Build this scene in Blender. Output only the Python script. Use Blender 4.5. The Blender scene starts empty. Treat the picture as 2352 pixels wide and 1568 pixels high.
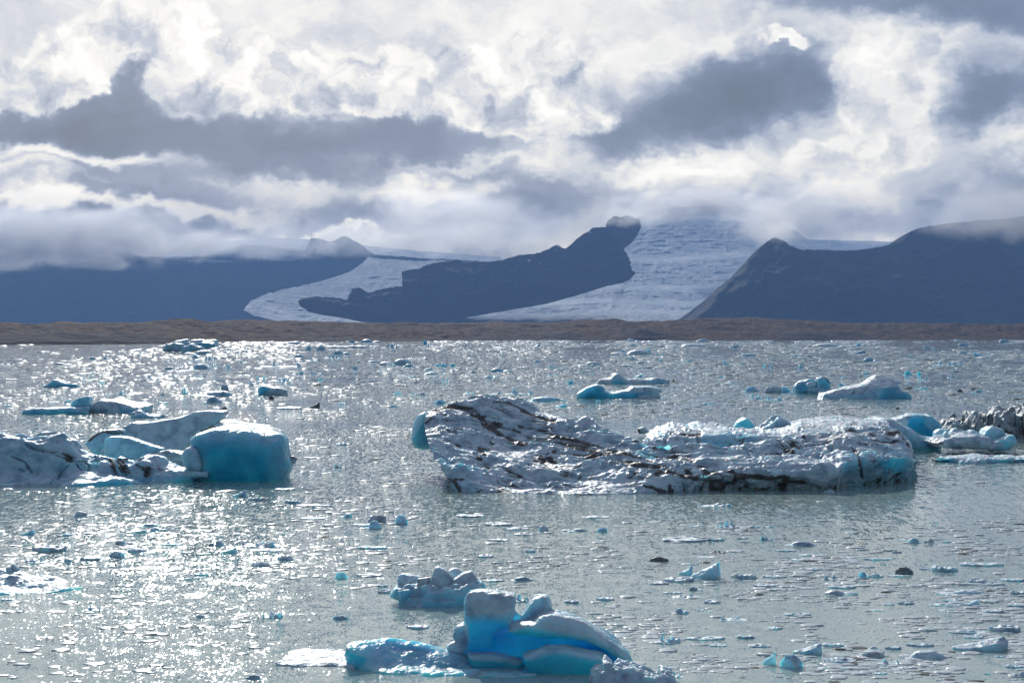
import bpy, math, random
import numpy as np
import openvdb
from mathutils import Vector

# ------------------------------------------------------------------ camera, sky, sun
SC = bpy.context.scene
COL = SC.collection
F, CX, HZ, H = 3730.0, 1176.0, 768.0, 10.0     # focal length and horizon in units of a 2352 px wide frame, eye height in m
cam_d = bpy.data.cameras.new("camera")
cam = bpy.data.objects.new("camera", cam_d)
COL.objects.link(cam)
cam_d.sensor_width = 36.0
cam_d.lens = 36.0 * F / 2352.0
cam_d.clip_start, cam_d.clip_end = 0.5, 80000.0
cam.location = (0, 0, H)
cam.rotation_euler = (math.radians(90) - math.atan(16.0 / F), 0, 0)
SC.camera = cam
SC.view_settings.view_transform = 'Standard'
SC.view_settings.look = 'None'
SC.view_settings.exposure = 0.05
SC.view_settings.gamma = 1.0
SC.view_settings.use_curve_mapping = False
SC.cycles.max_bounces = 8
SC.cycles.transmission_bounces = 4
SC.cycles.volume_bounces = 0
SC.cycles.volume_step_rate = 1.0
SC.cycles.volume_max_steps = 64
SC.cycles.sample_clamp_indirect = 4.0
SC.cycles.use_denoising = True

SUN_EL, SUN_AZ = math.radians(25), math.radians(-12)   # azimuth from +Y, positive to the right
sund = bpy.data.lights.new("sun", 'SUN')
sund.energy = 4.3
sund.angle = math.radians(0.5)
sund.color = (1.0, 0.96, 0.89)
sun = bpy.data.objects.new("sun", sund)
COL.objects.link(sun)
SUN_DIR = Vector((math.sin(SUN_AZ) * math.cos(SUN_EL), math.cos(SUN_AZ) * math.cos(SUN_EL), math.sin(SUN_EL)))
sun.rotation_euler = SUN_DIR.to_track_quat('Z', 'Y').to_euler()
sun.location = (0, 0, 60)


class NT:
    """small helper for writing node trees"""
    def __init__(self, tree):
        self.t = tree
        self.n = tree.nodes
        self.l = tree.links
        self.n.clear()

    def set(self, sock, v):
        if v is None:
            return
        if isinstance(v, bpy.types.NodeSocket):
            self.l.new(v, sock)
        else:
            if sock.type == 'RGBA' and not isinstance(v, (int, float)) and len(v) == 3:
                v = (*v, 1)
            sock.default_value = v

    def m(self, op, a, b=None, c=None, clamp=False):
        n = self.n.new('ShaderNodeMath'); n.operation = op; n.use_clamp = clamp
        for s, v in zip(n.inputs, (a, b, c)):
            self.set(s, v)
        return n.outputs[0]

    def vm(self, op, a, b=None):
        n = self.n.new('ShaderNodeVectorMath'); n.operation = op
        for s, v in zip(n.inputs, (a, b)):
            self.set(s, v)
        return n.outputs['Value'] if op in ('LENGTH', 'DOT_PRODUCT') else n.outputs[0]

    def xyz(self, x=0.0, y=0.0, z=0.0):
        n = self.n.new('ShaderNodeCombineXYZ')
        for s, v in zip(n.inputs, (x, y, z)):
            self.set(s, v)
        return n.outputs[0]

    def sep(self, v):
        n = self.n.new('ShaderNodeSeparateXYZ'); self.set(n.inputs[0], v)
        return n.outputs

    def noise(self, vec, scale, detail=4, rough=0.5, lac=2.0, dist=0.0, out='Fac', typ='FBM'):
        n = self.n.new('ShaderNodeTexNoise'); n.noise_type = typ
        self.set(n.inputs['Vector'], vec)
        n.inputs['Scale'].default_value = scale
        n.inputs['Detail'].default_value = detail
        n.inputs['Roughness'].default_value = rough
        n.inputs['Lacunarity'].default_value = lac
        n.inputs['Distortion'].default_value = dist
        return n.outputs[out]

    def mix(self, f, a, b, blend='MIX'):
        n = self.n.new('ShaderNodeMix'); n.data_type = 'RGBA'; n.blend_type = blend
        self.set(n.inputs[0], f); self.set(n.inputs[6], a); self.set(n.inputs[7], b)
        return n.outputs[2]

    def mixf(self, f, a, b):
        n = self.n.new('ShaderNodeMix'); n.data_type = 'FLOAT'
        self.set(n.inputs[0], f); self.set(n.inputs[2], a); self.set(n.inputs[3], b)
        return n.outputs[0]

    def ss(self, v, a, b, lo=0.0, hi=1.0):
        n = self.n.new('ShaderNodeMapRange'); n.interpolation_type = 'SMOOTHSTEP'
        for s, x in zip(n.inputs, (v, a, b, lo, hi)):
            self.set(s, x)
        return n.outputs[0]

    def lin(self, v, a, b, lo=0.0, hi=1.0):
        n = self.n.new('ShaderNodeMapRange'); n.clamp = True
        for s, x in zip(n.inputs, (v, a, b, lo, hi)):
            self.set(s, x)
        return n.outputs[0]

    def ramp(self, f, stops, interp='LINEAR'):
        n = self.n.new('ShaderNodeValToRGB'); n.color_ramp.interpolation = interp
        e = n.color_ramp.elements
        while len(e) < len(stops):
            e.new(0.5)
        for el, (p, c) in zip(e, stops):
            el.position = p; el.color = (*c, 1)
        self.set(n.inputs[0], f)
        return n.outputs[0]

    def node(self, kind, **kw):
        n = self.n.new(kind)
        for k, v in kw.items():
            if k in n.inputs.keys():
                self.set(n.inputs[k], v)
            else:
                setattr(n, k, v)
        return n


HAZE_D = 7.9e-5                       # haze: extinction per metre and the light it adds
HAZE_J = (0.07, 0.15, 0.34)


def build_world():
    w = bpy.data.worlds.new("World"); SC.world = w; w.use_nodes = True
    N = NT(w.node_tree)
    tc = N.node('ShaderNodeTexCoord')
    d = N.vm('NORMALIZE', tc.outputs['Generated'])
    x, y, z = N.sep(d)
    az = N.m('MULTIPLY', N.m('ARCTAN2', x, y), 3.73)
    el = N.m('MULTIPLY', N.m('ARCSINE', z), 3.73)
    P = N.xyz(az, el, 0.0)
    # slow swell plus puffs plus wisps bend every cloud edge
    w1 = N.noise(N.vm('MULTIPLY', P, (1.0, 1.7, 1)), 2.6, 2, 0.5, out='Color')
    w2 = N.noise(N.vm('MULTIPLY', P, (1.0, 1.35, 1)), 9.0, 9, 0.60, out='Color')
    q = N.vm('ADD', P, N.vm('MULTIPLY', N.vm('SUBTRACT', w1, (0.5, 0.5, 0.5)), (0.30, 0.16, 0)))
    Q = N.vm('ADD', q, N.vm('MULTIPLY', N.vm('SUBTRACT', w2, (0.5, 0.5, 0.5)), (0.22, 0.16, 0)))

    def cov(blobs, Q):
        tot = None
        for (u, v, rx, ry, rot, amp, soft) in blobs:
            if amp < 0:
                rx, ry, amp, soft = rx * 1.1, ry * 1.12, amp * 1.22, 1.0
            bx = math.atan((u - CX) / F) * 3.73
            by = math.atan((HZ - v) / math.hypot(F, u - CX)) * 3.73
            mp = N.node('ShaderNodeMapping', vector_type='TEXTURE')
            N.set(mp.inputs['Vector'], Q)
            mp.inputs['Location'].default_value = (bx, by, 0)
            mp.inputs['Rotation'].default_value = (0, 0, math.radians(rot))
            mp.inputs['Scale'].default_value = (rx / 1000, ry / 1000, 1)
            g = N.node('ShaderNodeTexGradient', gradient_type='SPHERICAL')
            N.l.new(mp.outputs[0], g.inputs[0])
            b = N.ss(g.outputs['Fac'], 0.0, soft, 0.0, amp)
            tot = b if tot is None else N.m('ADD', tot, b)
        return tot

    # dark undersides (negative) and sunlit heads (positive): place, half size, tilt, strength, edge width
    S = cov(SKY_DARK, Q)                                          # shadowed bellies: broad and soft
    n1 = N.noise(N.vm('MULTIPLY', Q, (1.0, 1.6, 1)), 4.2, 9, 0.56)
    n2 = N.noise(N.vm('ADD', N.vm('MULTIPLY', P, (1.0, 1.7, 1)), (3.1, 1.7, 0)), 2.2, 6, 0.55)
    L = N.m('ADD', 0.75, N.m('MULTIPLY', S, 0.97))
    L = N.m('ADD', L, N.m('MULTIPLY', N.m('SUBTRACT', n1, 0.5), 1.15))
    L = N.m('ADD', L, N.m('MULTIPLY', N.m('SUBTRACT', n2, 0.5), 0.5))
    # bright heads in front of them: crisp ragged rims, softly shaded inside
    for i, (grp, top, lo) in enumerate(SKY_HEADS):
        w3 = N.noise(N.vm('ADD', P, (i * 1.37, i * 0.71, 0)), 6.5, 10, 0.62, out='Color')
        R = N.vm('ADD', P, N.vm('MULTIPLY', N.vm('SUBTRACT', w3, (0.5, 0.5, 0.5)), (0.22, 0.20, 0)))
        g = cov(grp, R)
        puff = N.noise(N.vm('MULTIPLY', R, (1, 1.2, 1)), 9.0, 7, 0.55)
        mask = N.m('MULTIPLY', N.ss(g, 0.10, 0.42), top)
        ins = N.m('ADD', lo, N.m('ADD', N.m('MULTIPLY', N.ss(g, 0.1, 0.9), -0.16), N.m('MULTIPLY', N.m('SUBTRACT', puff, 0.5), 2.4)))
        L = N.mixf(mask, L, ins)
    elv = el
    infr = N.ss(elv, 0.80, 1.3)                                   # above the picture: even broken cloud
    n3 = N.noise(N.vm('MULTIPLY', d, (1, 1, 2.2)), 2.6, 6, 0.55)
    over = N.m('ADD', 0.60, N.m('MULTIPLY', N.m('SUBTRACT', n3, 0.5), 1.3))
    L = N.mixf(infr, L, over)
    back = N.ss(y, 0.72, 0.35)                                   # sideways and behind the viewer
    L = N.mixf(back, L, N.m('ADD', -0.20, N.m('MULTIPLY', N.m('SUBTRACT', n3, 0.5), 0.5)))
    L = N.m('MULTIPLY_ADD', L, 0.625, 0.375)
    c = N.ramp(L, [(0.0, (0.10, 0.135, 0.21)), (0.2, (0.12, 0.165, 0.26)), (0.42, (0.165, 0.215, 0.33)), (0.58, (0.27, 0.325, 0.45)),
                   (0.72, (0.49, 0.53, 0.62)), (0.86, (0.78, 0.775, 0.77)), (1.0, (0.98, 0.96, 0.925))])
    sd = N.node('ShaderNodeVectorMath', operation='DOT_PRODUCT')
    N.l.new(d, sd.inputs[0]); sd.inputs[1].default_value = SUN_DIR
    glow = N.m('POWER', N.m('MAXIMUM', sd.outputs['Value'], 0.0), 14.0)
    gl = N.m('MULTIPLY', N.m('MULTIPLY', glow, infr), 1.3)
    c = N.mix(1.0, c, N.mix(gl, (0, 0, 0), (1.0, 0.97, 0.92)), 'ADD')
    # the clouds are seen through the haze, so they are as much brighter as it takes away
    D = N.m('MINIMUM', N.m('DIVIDE', 1240.0, N.m('MAXIMUM', z, 0.001)), 13500.0)
    T = N.m('EXPONENT', N.m('MULTIPLY', D, -HAZE_D))
    add = N.mix(N.m('SUBTRACT', 1.0, T), (0, 0, 0), HAZE_J)
    c = N.mix(1.0, c, add, 'SUBTRACT')
    c = N.vm('MAXIMUM', c, (0.03, 0.03, 0.03))
    c = N.vm('DIVIDE', c, N.xyz(T, T, T))
    c = N.mix(1.0, c, (10.0, 10.0, 10.0), 'MULTIPLY')
    sky = N.node('ShaderNodeTexSky', sky_type='NISHITA', sun_disc=False, sun_elevation=SUN_EL,
                 sun_rotation=SUN_AZ, altitude=10.0, air_density=1.0, dust_density=1.0, ozone_density=1.0)
    c = N.mix(0.90, sky.outputs[0], c)
    bg = N.node('ShaderNodeBackground', Strength=0.1)
    N.l.new(c, bg.inputs['Color'])
    out = N.node('ShaderNodeOutputWorld')
    N.l.new(bg.outputs[0], out.inputs['Surface'])
    w.cycles.sampling_method = 'MANUAL'
    w.cycles.sample_map_resolution = 512


SKY_DARK = [
    # u, v, rx, ry, tilt, amp, soft
    (380, 285, 640, 120, -3, -0.62, .8), (900, 325, 480, 110, -4, -0.55, .8), (240, 200, 190, 170, 30, -0.45, .8),
    (560, 370, 620, 70, -5, -0.35, .8), (60, 280, 300, 90, 0, -0.45, .8), (330, 110, 150, 130, 30, -0.25, .8),
    (1640, 225, 420, 130, 14, -0.75, .7), (1760, 170, 230, 140, 10, -0.35, .7), (1480, 290, 330, 70, 4, -0.28, .8),
    (2290, 225, 300, 110, 0, -0.60, .8), (2290, 265, 200, 70, 0, -0.25, .8), (2120, -5, 520, 75, -2, -0.62, .8), (2330, 60, 160, 110, 0, -0.25, .8),
    (330, 432, 380, 50, -6, -0.55, .8), (640, 415, 330, 40, -4, -0.35, .8),
    (160, 560, 600, 110, 0, -0.62, .7), (560, 505, 450, 60, 0, -0.32, .8), (800, 510, 330, 50, 3, -0.25, .8),
    (1130, 540, 240, 120, 20, -0.40, .9), (1200, 480, 260, 80, 10, -0.18, .9), (1330, 440, 380, 60, 0, -0.25, .9),
    (1230, 395, 260, 40, 3, -0.22, .8), (1760, 455, 170, 80, 30, -0.34, .8), (1880, 505, 260, 60, 0, -0.28, .8),
    (2300, 490, 290, 120, 25, -0.62, .8), (2250, 390, 190, 80, 20, -0.22, .8), (1960, 330, 330, 80, 0, -0.12, .9), (1560, 480, 300, 50, 0, -0.1, .9),
    (60, 40, 300, 120, 20, -0.08, .9),
    (190, 352, 380, 34, -7, 0.55, .8), (200, 410, 330, 26, -8, 0.30, .8), (320, 482, 480, 30, -3, 0.50, .8),
    (900, 430, 400, 40, 0, 0.30, .8), (1050, 372, 330, 26, 3, 0.28, .8), (700, 545, 330, 14, 0, 0.40, .8),
    (1950, 560, 260, 18, 0, 0.3, .9), (1450, 385, 380, 40, 0, 0.25, .9), (1800, 400, 480, 70, 0, 0.12, .9), (1100, 440, 100, 60, 0, 0.2, .9),
]
SKY_HEADS = [
    ([(140, 160, 280, 110, 30, 1, 1), (0, 190, 200, 80, 0, 1, 1), (380, 55, 220, 80, 0, 0.8, 1)], 0.85, 0.84),
    ([(560, 180, 300, 130, 10, 1, 1), (430, 140, 160, 110, 0, .7, 1), (760, 200, 260, 110, 0, 1, 1), (960, 170, 260, 120, 0, 1, 1), (1150, 230, 260, 120, 0, 1, 1), (1280, 270, 200, 80, 0, 1, 1), (1250, 140, 220, 120, 0, .7, 1)], 0.9, 0.86),
    ([(1790, 88, 120, 36, -10, .8, 1)], 0.75, 0.92),
    ([(2030, 130, 200, 120, 0, 1, 1), (2050, 240, 160, 100, 0, 1, 1), (1980, 360, 260, 80, 0, .9, 1), (1830, 420, 190, 60, 10, .8, 1)], 0.6, 0.92),
]
build_world()


# ------------------------------------------------------------------ shared helpers
def px(u, v, y):
    """the point seen at picture place (u, v) at distance y"""
    return ((u - CX) / F * y, y, H - (v - HZ) / F * y)


def wl(v):
    """distance of a point of the water surface seen at height v"""
    return H * F / (v - HZ)


def _hash(ix, iy, iz, seed):
    h = (ix.astype(np.int64) * 374761393 + iy.astype(np.int64) * 668265263 + iz.astype(np.int64) * 2147483647 + seed * 974634777) & 0xffffffff
    h = ((h ^ (h >> 13)) * 1274126177) & 0xffffffff
    h = ((h ^ (h >> 15)) * 2246822519) & 0xffffffff
    return (h ^ (h >> 16)).astype(np.float32) / 4294967295.0


def vnoise(x, y, z=None, seed=0):
    """smooth value noise in -1..1"""
    x = np.asarray(x, np.float32); y = np.asarray(y, np.float32)
    z = np.zeros_like(x) if z is None else np.asarray(z, np.float32)
    x, y, z = np.broadcast_arrays(x, y, z)
    xi, yi, zi = np.floor(x), np.floor(y), np.floor(z)
    fx, fy, fz = x - xi, y - yi, z - zi
    fx = fx * fx * fx * (fx * (fx * 6 - 15) + 10); fy = fy * fy * fy * (fy * (fy * 6 - 15) + 10); fz = fz * fz * fz * (fz * (fz * 6 - 15) + 10)
    r = 0
    for a in (0, 1):
        for b in (0, 1):
            for c in (0, 1):
                wgt = (fx if a else 1 - fx) * (fy if b else 1 - fy) * (fz if c else 1 - fz)
                r = r + wgt * _hash(xi + a, yi + b, zi + c, seed)
    return r * 2 - 1


def fbm(x, y, z=None, oct=4, gain=0.5, seed=0, ridged=False):
    s, a, t = 0, 1.0, 0
    k = 1.0
    for i in range(oct):
        n = vnoise(x * k + 17.3 * i, y * k - 9.1 * i, None if z is None else z * k + 5.7 * i, seed + i)
        if ridged:
            n = 1 - 2 * np.abs(n)
        s = s + a * n; t += a; a *= gain; k *= 2.03
    return s / t


def tag(o, label=None, cat=None, group=None, kind=None):
    if label: o['label'] = label
    if cat: o['category'] = cat
    if group: o['group'] = group
    if kind: o['kind'] = kind
    return o


def mesh_obj(name, verts, faces, mat, attrs=None, smooth=True, parent=None):
    me = bpy.data.meshes.new(name)
    v = np.asarray(verts, np.float32); f = np.asarray(faces, np.int32)
    n = f.shape[1]
    me.vertices.add(len(v)); me.vertices.foreach_set('co', v.ravel())
    me.loops.add(f.size); me.loops.foreach_set('vertex_index', f.ravel())
    me.polygons.add(len(f)); me.polygons.foreach_set('loop_start', np.arange(0, f.size, n, dtype=np.int32))
    me.update(calc_edges=True)
    if attrs:
        for k, a in attrs.items():
            at = me.attributes.new(k, 'FLOAT', 'POINT'); at.data.foreach_set('value', np.asarray(a, np.float32))
    me.polygons.foreach_set('use_smooth', np.full(len(f), smooth))
    me.materials.append(mat)
    me.validate(); me.update()
    o = bpy.data.objects.new(name, me); COL.objects.link(o)
    if parent: o.parent = parent
    return o


def grid_faces(nu, nv):
    i = np.arange(nu * nv).reshape(nv, nu)
    return np.stack([i[:-1, :-1], i[:-1, 1:], i[1:, 1:], i[1:, :-1]], -1).reshape(-1, 4)


def new_mat(name):
    m = bpy.data.materials.new(name); m.use_nodes = True
    return m, NT(m.node_tree)


def finish(N, bsdf, vol=None):
    o = N.node('ShaderNodeOutputMaterial')
    if bsdf is not None: N.l.new(bsdf, o.inputs['Surface'])
    if vol is not None: N.l.new(vol, o.inputs['Volume'])


def bump(N, h, strength=1.0, dist=1.0, normal=None):
    b = N.node('ShaderNodeBump', Height=h)
    N.set(b.inputs['Strength'], strength)
    b.inputs['Distance'].default_value = dist
    if normal is not None: N.l.new(normal, b.inputs['Normal'])
    return b.outputs[0]


def interp(poly, n, smooth=0):
    """resample a polyline to n points evenly along its length"""
    p = np.array(poly, float)
    s = np.r_[0, np.cumsum(np.hypot(*np.diff(p[:, :2], axis=0).T))]
    t = np.linspace(0, s[-1], n)
    return np.stack([np.interp(t, s, p[:, k]) for k in range(p.shape[1])], -1)
# ------------------------------------------------------------------ lagoon water
WAVE = 0.88


def mat_water():
    m, N = new_mat("lagoon_water")
    g = N.node('ShaderNodeNewGeometry')
    P = g.outputs['Position']
    x, y, z = N.sep(P)
    b = N.node('ShaderNodeBsdfPrincipled')
    patch = N.noise(N.vm('MULTIPLY', P, (0.012, 0.03, 1)), 1.0, 4, 0.55)
    col = N.mix(N.ss(patch, 0.35, 0.65), (0.25, 0.35, 0.345), (0.32, 0.42, 0.41))
    N.set(b.inputs['Base Color'], col)
    b.inputs['IOR'].default_value = 1.33
    # wind ripples: short steep ones near, only the longer runs matter far out
    dist = N.vm('LENGTH', P)
    gust = N.ss(N.noise(N.vm('MULTIPLY', P, (0.010, 0.024, 1)), 1.0, 5, 0.6), 0.34, 0.62, 0.38, 1.08)
    lee = N.ss(N.m('SUBTRACT', x, N.m('MULTIPLY', y, 0.02)), -12.0, 12.0)
    gust = N.m('MULTIPLY', gust, N.mixf(lee, 0.95, 0.42))
    sx = sy = None
    for (kx, ky, d0, d1, d2, d3, amp, off) in ((18.0, 4.6, -2, -1, 70, 150, 1.0, 0.0), (5.5, 0.95, 50, 110, 240, 480, 1.0, 31.0), (1.5, 0.12, 200, 420, 900, 1800, 1.0, 57.0), (0.6, 0.026, 800, 1600, 9000, 9999, 1.0, 83.0), (1.7, 1.4, -2, -1, 300, 700, 0.55, 7.0)):
        w = N.m('MULTIPLY', N.ss(dist, d0, d1), N.ss(dist, d3, d2))
        c = N.noise(N.vm('ADD', N.vm('MULTIPLY', P, (kx, ky, 1)), (off, off, 0)), 1.0, 2, 0.6, out='Color')
        v = N.vm('MULTIPLY', N.vm('SUBTRACT', c, (0.5, 0.5, 0.5)), N.xyz(w, w, w))
        v = N.vm('MULTIPLY', v, (amp, amp, amp))
        sx = v if sx is None else N.vm('ADD', sx, v)
    c = N.sep(sx)
    gs = N.m('MULTIPLY', gust, WAVE)
    nn = N.vm('NORMALIZE', N.xyz(N.m('MULTIPLY', c[0], N.m('MULTIPLY', gs, 1.15)), N.m('MULTIPLY', c[1], gs), 1.0))
    N.set(b.inputs['Normal'], nn)
    b.inputs['Roughness'].default_value = 0.06
    finish(N, b.outputs[0])
    return m


def build_water():
    ys = np.r_[np.linspace(-60, 400, 60), np.geomspace(410, 6000, 40)]
    xs = np.linspace(-1, 1, 41)
    Y, X = np.meshgrid(ys, xs, indexing='ij')
    W = 150 + np.maximum(Y, 0) * 0.6
    v = np.stack([X * W, Y, X * 0], -1).reshape(-1, 3)
    o = mesh_obj("water", v, grid_faces(41, len(ys)), mat_water())
    tag(o, kind='structure')


build_water()

# ------------------------------------------------------------------ moraine on the far shore
SHORE = [(-600, 794), (0, 792), (300, 790), (400, 789), (560, 785.5), (800, 784.5), (1176, 783), (1500, 782.3), (1900, 781.3), (2352, 781), (3000, 781)]
RIDGE = [(-600, 742), (0, 740), (40, 741), (60, 744), (110, 742), (150, 737), (190, 741), (250, 739.5), (330, 741), (395, 736), (440, 731.5), (470, 739), (560, 733),
         (600, 736), (700, 737), (850, 741), (1000, 742), (1080, 741), (1140, 738), (1180, 740), (1250, 741), (1300, 738), (1350, 733), (1400, 735), (1470, 738),
         (1550, 735), (1600, 732), (1625, 729), (1660, 731), (1720, 728), (1790, 733), (1860, 736), (1930, 742), (2100, 741), (2230, 744), (2352, 743), (3000, 745)]


def mat_moraine():
    m, N = new_mat("moraine_turf")
    g = N.node('ShaderNodeNewGeometry'); P = g.outputs['Position']
    x, y, z = N.sep(P)
    n1 = N.noise(N.vm('MULTIPLY', P, (1, 1, 5)), 0.012, 6, 0.6)
    n2 = N.noise(N.vm('MULTIPLY', P, (1, 0.6, 6)), 0.05, 6, 0.65)
    n3 = N.noise(P, 0.14, 4, 0.6)
    at = N.node('ShaderNodeAttribute', attribute_name='scree')
    c = N.ramp(n1, [(0.30, (0.024, 0.017, 0.013)), (0.45, (0.045, 0.022, 0.013)), (0.58, (0.078, 0.038, 0.017)), (0.72, (0.16, 0.10, 0.042))])
    c = N.mix(N.ss(n2, 0.50, 0.60, 0, 0.85), c, (0.04, 0.030, 0.028))
    c = N.mix(N.ss(n2, 0.46, 0.36, 0, 0.8), c, (0.14, 0.075, 0.032))
    c = N.mix(N.ss(n3, 0.58, 0.62, 0, 0.85), c, (0.030, 0.028, 0.022))
    c = N.mix(at.outputs['Fac'], c, (0.045, 0.043, 0.050))
    b = N.node('ShaderNodeBsdfPrincipled')
    N.set(b.inputs['Base Color'], c); b.inputs['Roughness'].default_value = 0.95
    b.inputs['Specular IOR Level'].default_value = 0.1
    N.set(b.inputs['Normal'], bump(N, N.m('ADD', n2, N.m('MULTIPLY', n3, 0.3)), 0.9, 8.0))
    finish(N, b.outputs[0])
    return m


def build_moraine():
    us = np.linspace(-500, 2900, 1500)
    ts = np.r_[np.linspace(-0.04, 1.0, 130), np.linspace(1.02, 1.8, 40)]
    sh = np.interp(us, *np.array(SHORE).T); rd = np.interp(us, *np.array(RIDGE).T)
    rd = rd + 1.7 * fbm(us / 13.0, us * 0, oct=3, seed=5)
    y0 = H * F / (sh - HZ); y1 = y0 + 620
    U, T = np.meshgrid(us, ts)
    Y0, Y1 = y0[None], y1[None]
    Yd = Y0 + (Y1 - Y0) * T
    X = (U - CX) / F * Yd
    zr = (H + (HZ - rd) / F * y1)[None]                     # ridge height
    t = np.clip(T, 0, 1)
    # beach, a bank, hummocky rise to the ridge
    base = zr * (0.16 * np.clip(t / 0.10, 0, 1) + 0.84 * np.clip((t - 0.10) / 0.90, 0, 1) ** 0.9)
    hum = fbm(X / 95.0, Yd / 130.0, oct=5, gain=0.55, seed=2)
    env = np.clip(t / 0.12, 0, 1) * np.clip((1.0 - t) / 0.16, 0, 1)
    Z = base + hum * 10.0 * env + 2.0 * env * fbm(X / 14.0, Yd / 18.0, oct=3, seed=8)
    # dark scree banks right at the water
    scree = np.zeros_like(Z)
    for (u0, wd, hgt) in ((210, 210, 8.0), (20, 120, 5.5), (1140, 90, 4.0), (1290, 70, 6.5), (1475, 75, 11.0), (1880, 130, 5.5), (760, 60, 3.0)):
        e = np.exp(-((U - u0) / wd) ** 2 * 1.3) * np.exp(-((T - 0.10) / 0.09) ** 2)
        Z = Z + hgt * e
        scree = np.maximum(scree, np.clip(e * 3.0 - 0.5, 0, 1))
    scree = np.maximum(scree, np.clip(1 - np.abs(T) / 0.055, 0, 1) * 0.9)
    fall = np.clip((T - 1) / 0.4, 0, 1)
    Z = np.where(T > 1, zr * (1 - 0.75 * fall) + 3 * fall * hum, Z)
    Z = np.where(T < 0, T * 60, Z)
    v = np.stack([X, Yd, Z], -1).reshape(-1, 3)
    o = mesh_obj("moraine", v, grid_faces(len(us), len(ts)), MORAINE, {'scree': scree.ravel()})
    tag(o, kind='structure')
    # plain between the moraine and the mountains, out to the horizon
    xs = np.linspace(-1, 1, 30); ys = np.linspace(2000, 30000, 40)
    Y, X = np.meshgrid(ys, xs, indexing='ij')
    v = np.stack([X * (1500 + Y * 0.5), Y, X * 0 + 1.0 + (Y > 2300) * 1.5 - 3.5 * (Y < 3300)], -1).reshape(-1, 3)
    o = mesh_obj("ground", v, grid_faces(30, 40), MORAINE, {'scree': np.zeros(1200)})
    tag(o, kind='structure')


MORAINE = mat_moraine()
build_moraine()


# ------------------------------------------------------------------ mountains and glaciers
def mat_rock():
    m, N = new_mat("mountain_rock")
    g = N.node('ShaderNodeNewGeometry'); P = g.outputs['Position']
    n1 = N.noise(N.vm('MULTIPLY', P, (1, 1, 2.2)), 0.0011, 8, 0.62)
    n2 = N.noise(N.vm('MULTIPLY', P, (1.5, 0.4, 5)), 0.004, 7, 0.65)
    c = N.ramp(n1, [(0.32, (0.012, 0.012, 0.014)), (0.45, (0.034, 0.028, 0.024)), (0.57, (0.060, 0.068, 0.034)), (0.70, (0.11, 0.082, 0.056))])
    c = N.mix(N.ss(n2, 0.45, 0.65, 0, 0.7), c, (0.035, 0.033, 0.036))
    at = N.node('ShaderNodeAttribute', attribute_name='snow')
    c = N.mix(at.outputs['Fac'], c, (0.85, 0.88, 0.92))
    b = N.node('ShaderNodeBsdfPrincipled')
    N.set(b.inputs['Base Color'], c); b.inputs['Roughness'].default_value = 0.95
    b.inputs['Specular IOR Level'].default_value = 0.1
    N.set(b.inputs['Normal'], bump(N, n2, 1.0, 90.0))
    finish(N, b.outputs[0])
    return m


def mat_glacier():
    m, N = new_mat("glacier_ice")
    g = N.node('ShaderNodeNewGeometry'); P = g.outputs['Position']
    n1 = N.noise(N.vm('MULTIPLY', P, (0.8, 0.4, 1.7)), 0.009, 8, 0.72, dist=0.6)
    n2 = N.noise(N.vm('MULTIPLY', P, (1.5, 0.8, 1.9)), 0.04, 5, 0.7)
    n3 = N.noise(N.vm('MULTIPLY', P, (0.5, 0.2, 2.4)), 0.0022, 4, 0.55)
    c = N.ramp(n1, [(0.32, (0.24, 0.38, 0.50)), (0.5, (0.55, 0.67, 0.77)), (0.66, (0.86, 0.90, 0.94))])
    c = N.mix(N.ss(n2, 0.50, 0.64, 0, 0.75), c, (0.13, 0.24, 0.34))
    c = N.mix(N.ss(n3, 0.48, 0.64, 0, 0.35), c, (0.30, 0.38, 0.46))
    b = N.node('ShaderNodeBsdfPrincipled')
    N.set(b.inputs['Base Color'], c); b.inputs['Roughness'].default_value = 0.8
    N.set(b.inputs['Normal'], bump(N, N.m('ADD', n1, N.m('MULTIPLY', n2, 0.35)), 0.9, 22.0))
    finish(N, b.outputs[0])
    return m


ROCK, GLAC = mat_rock(), mat_glacier()


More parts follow.
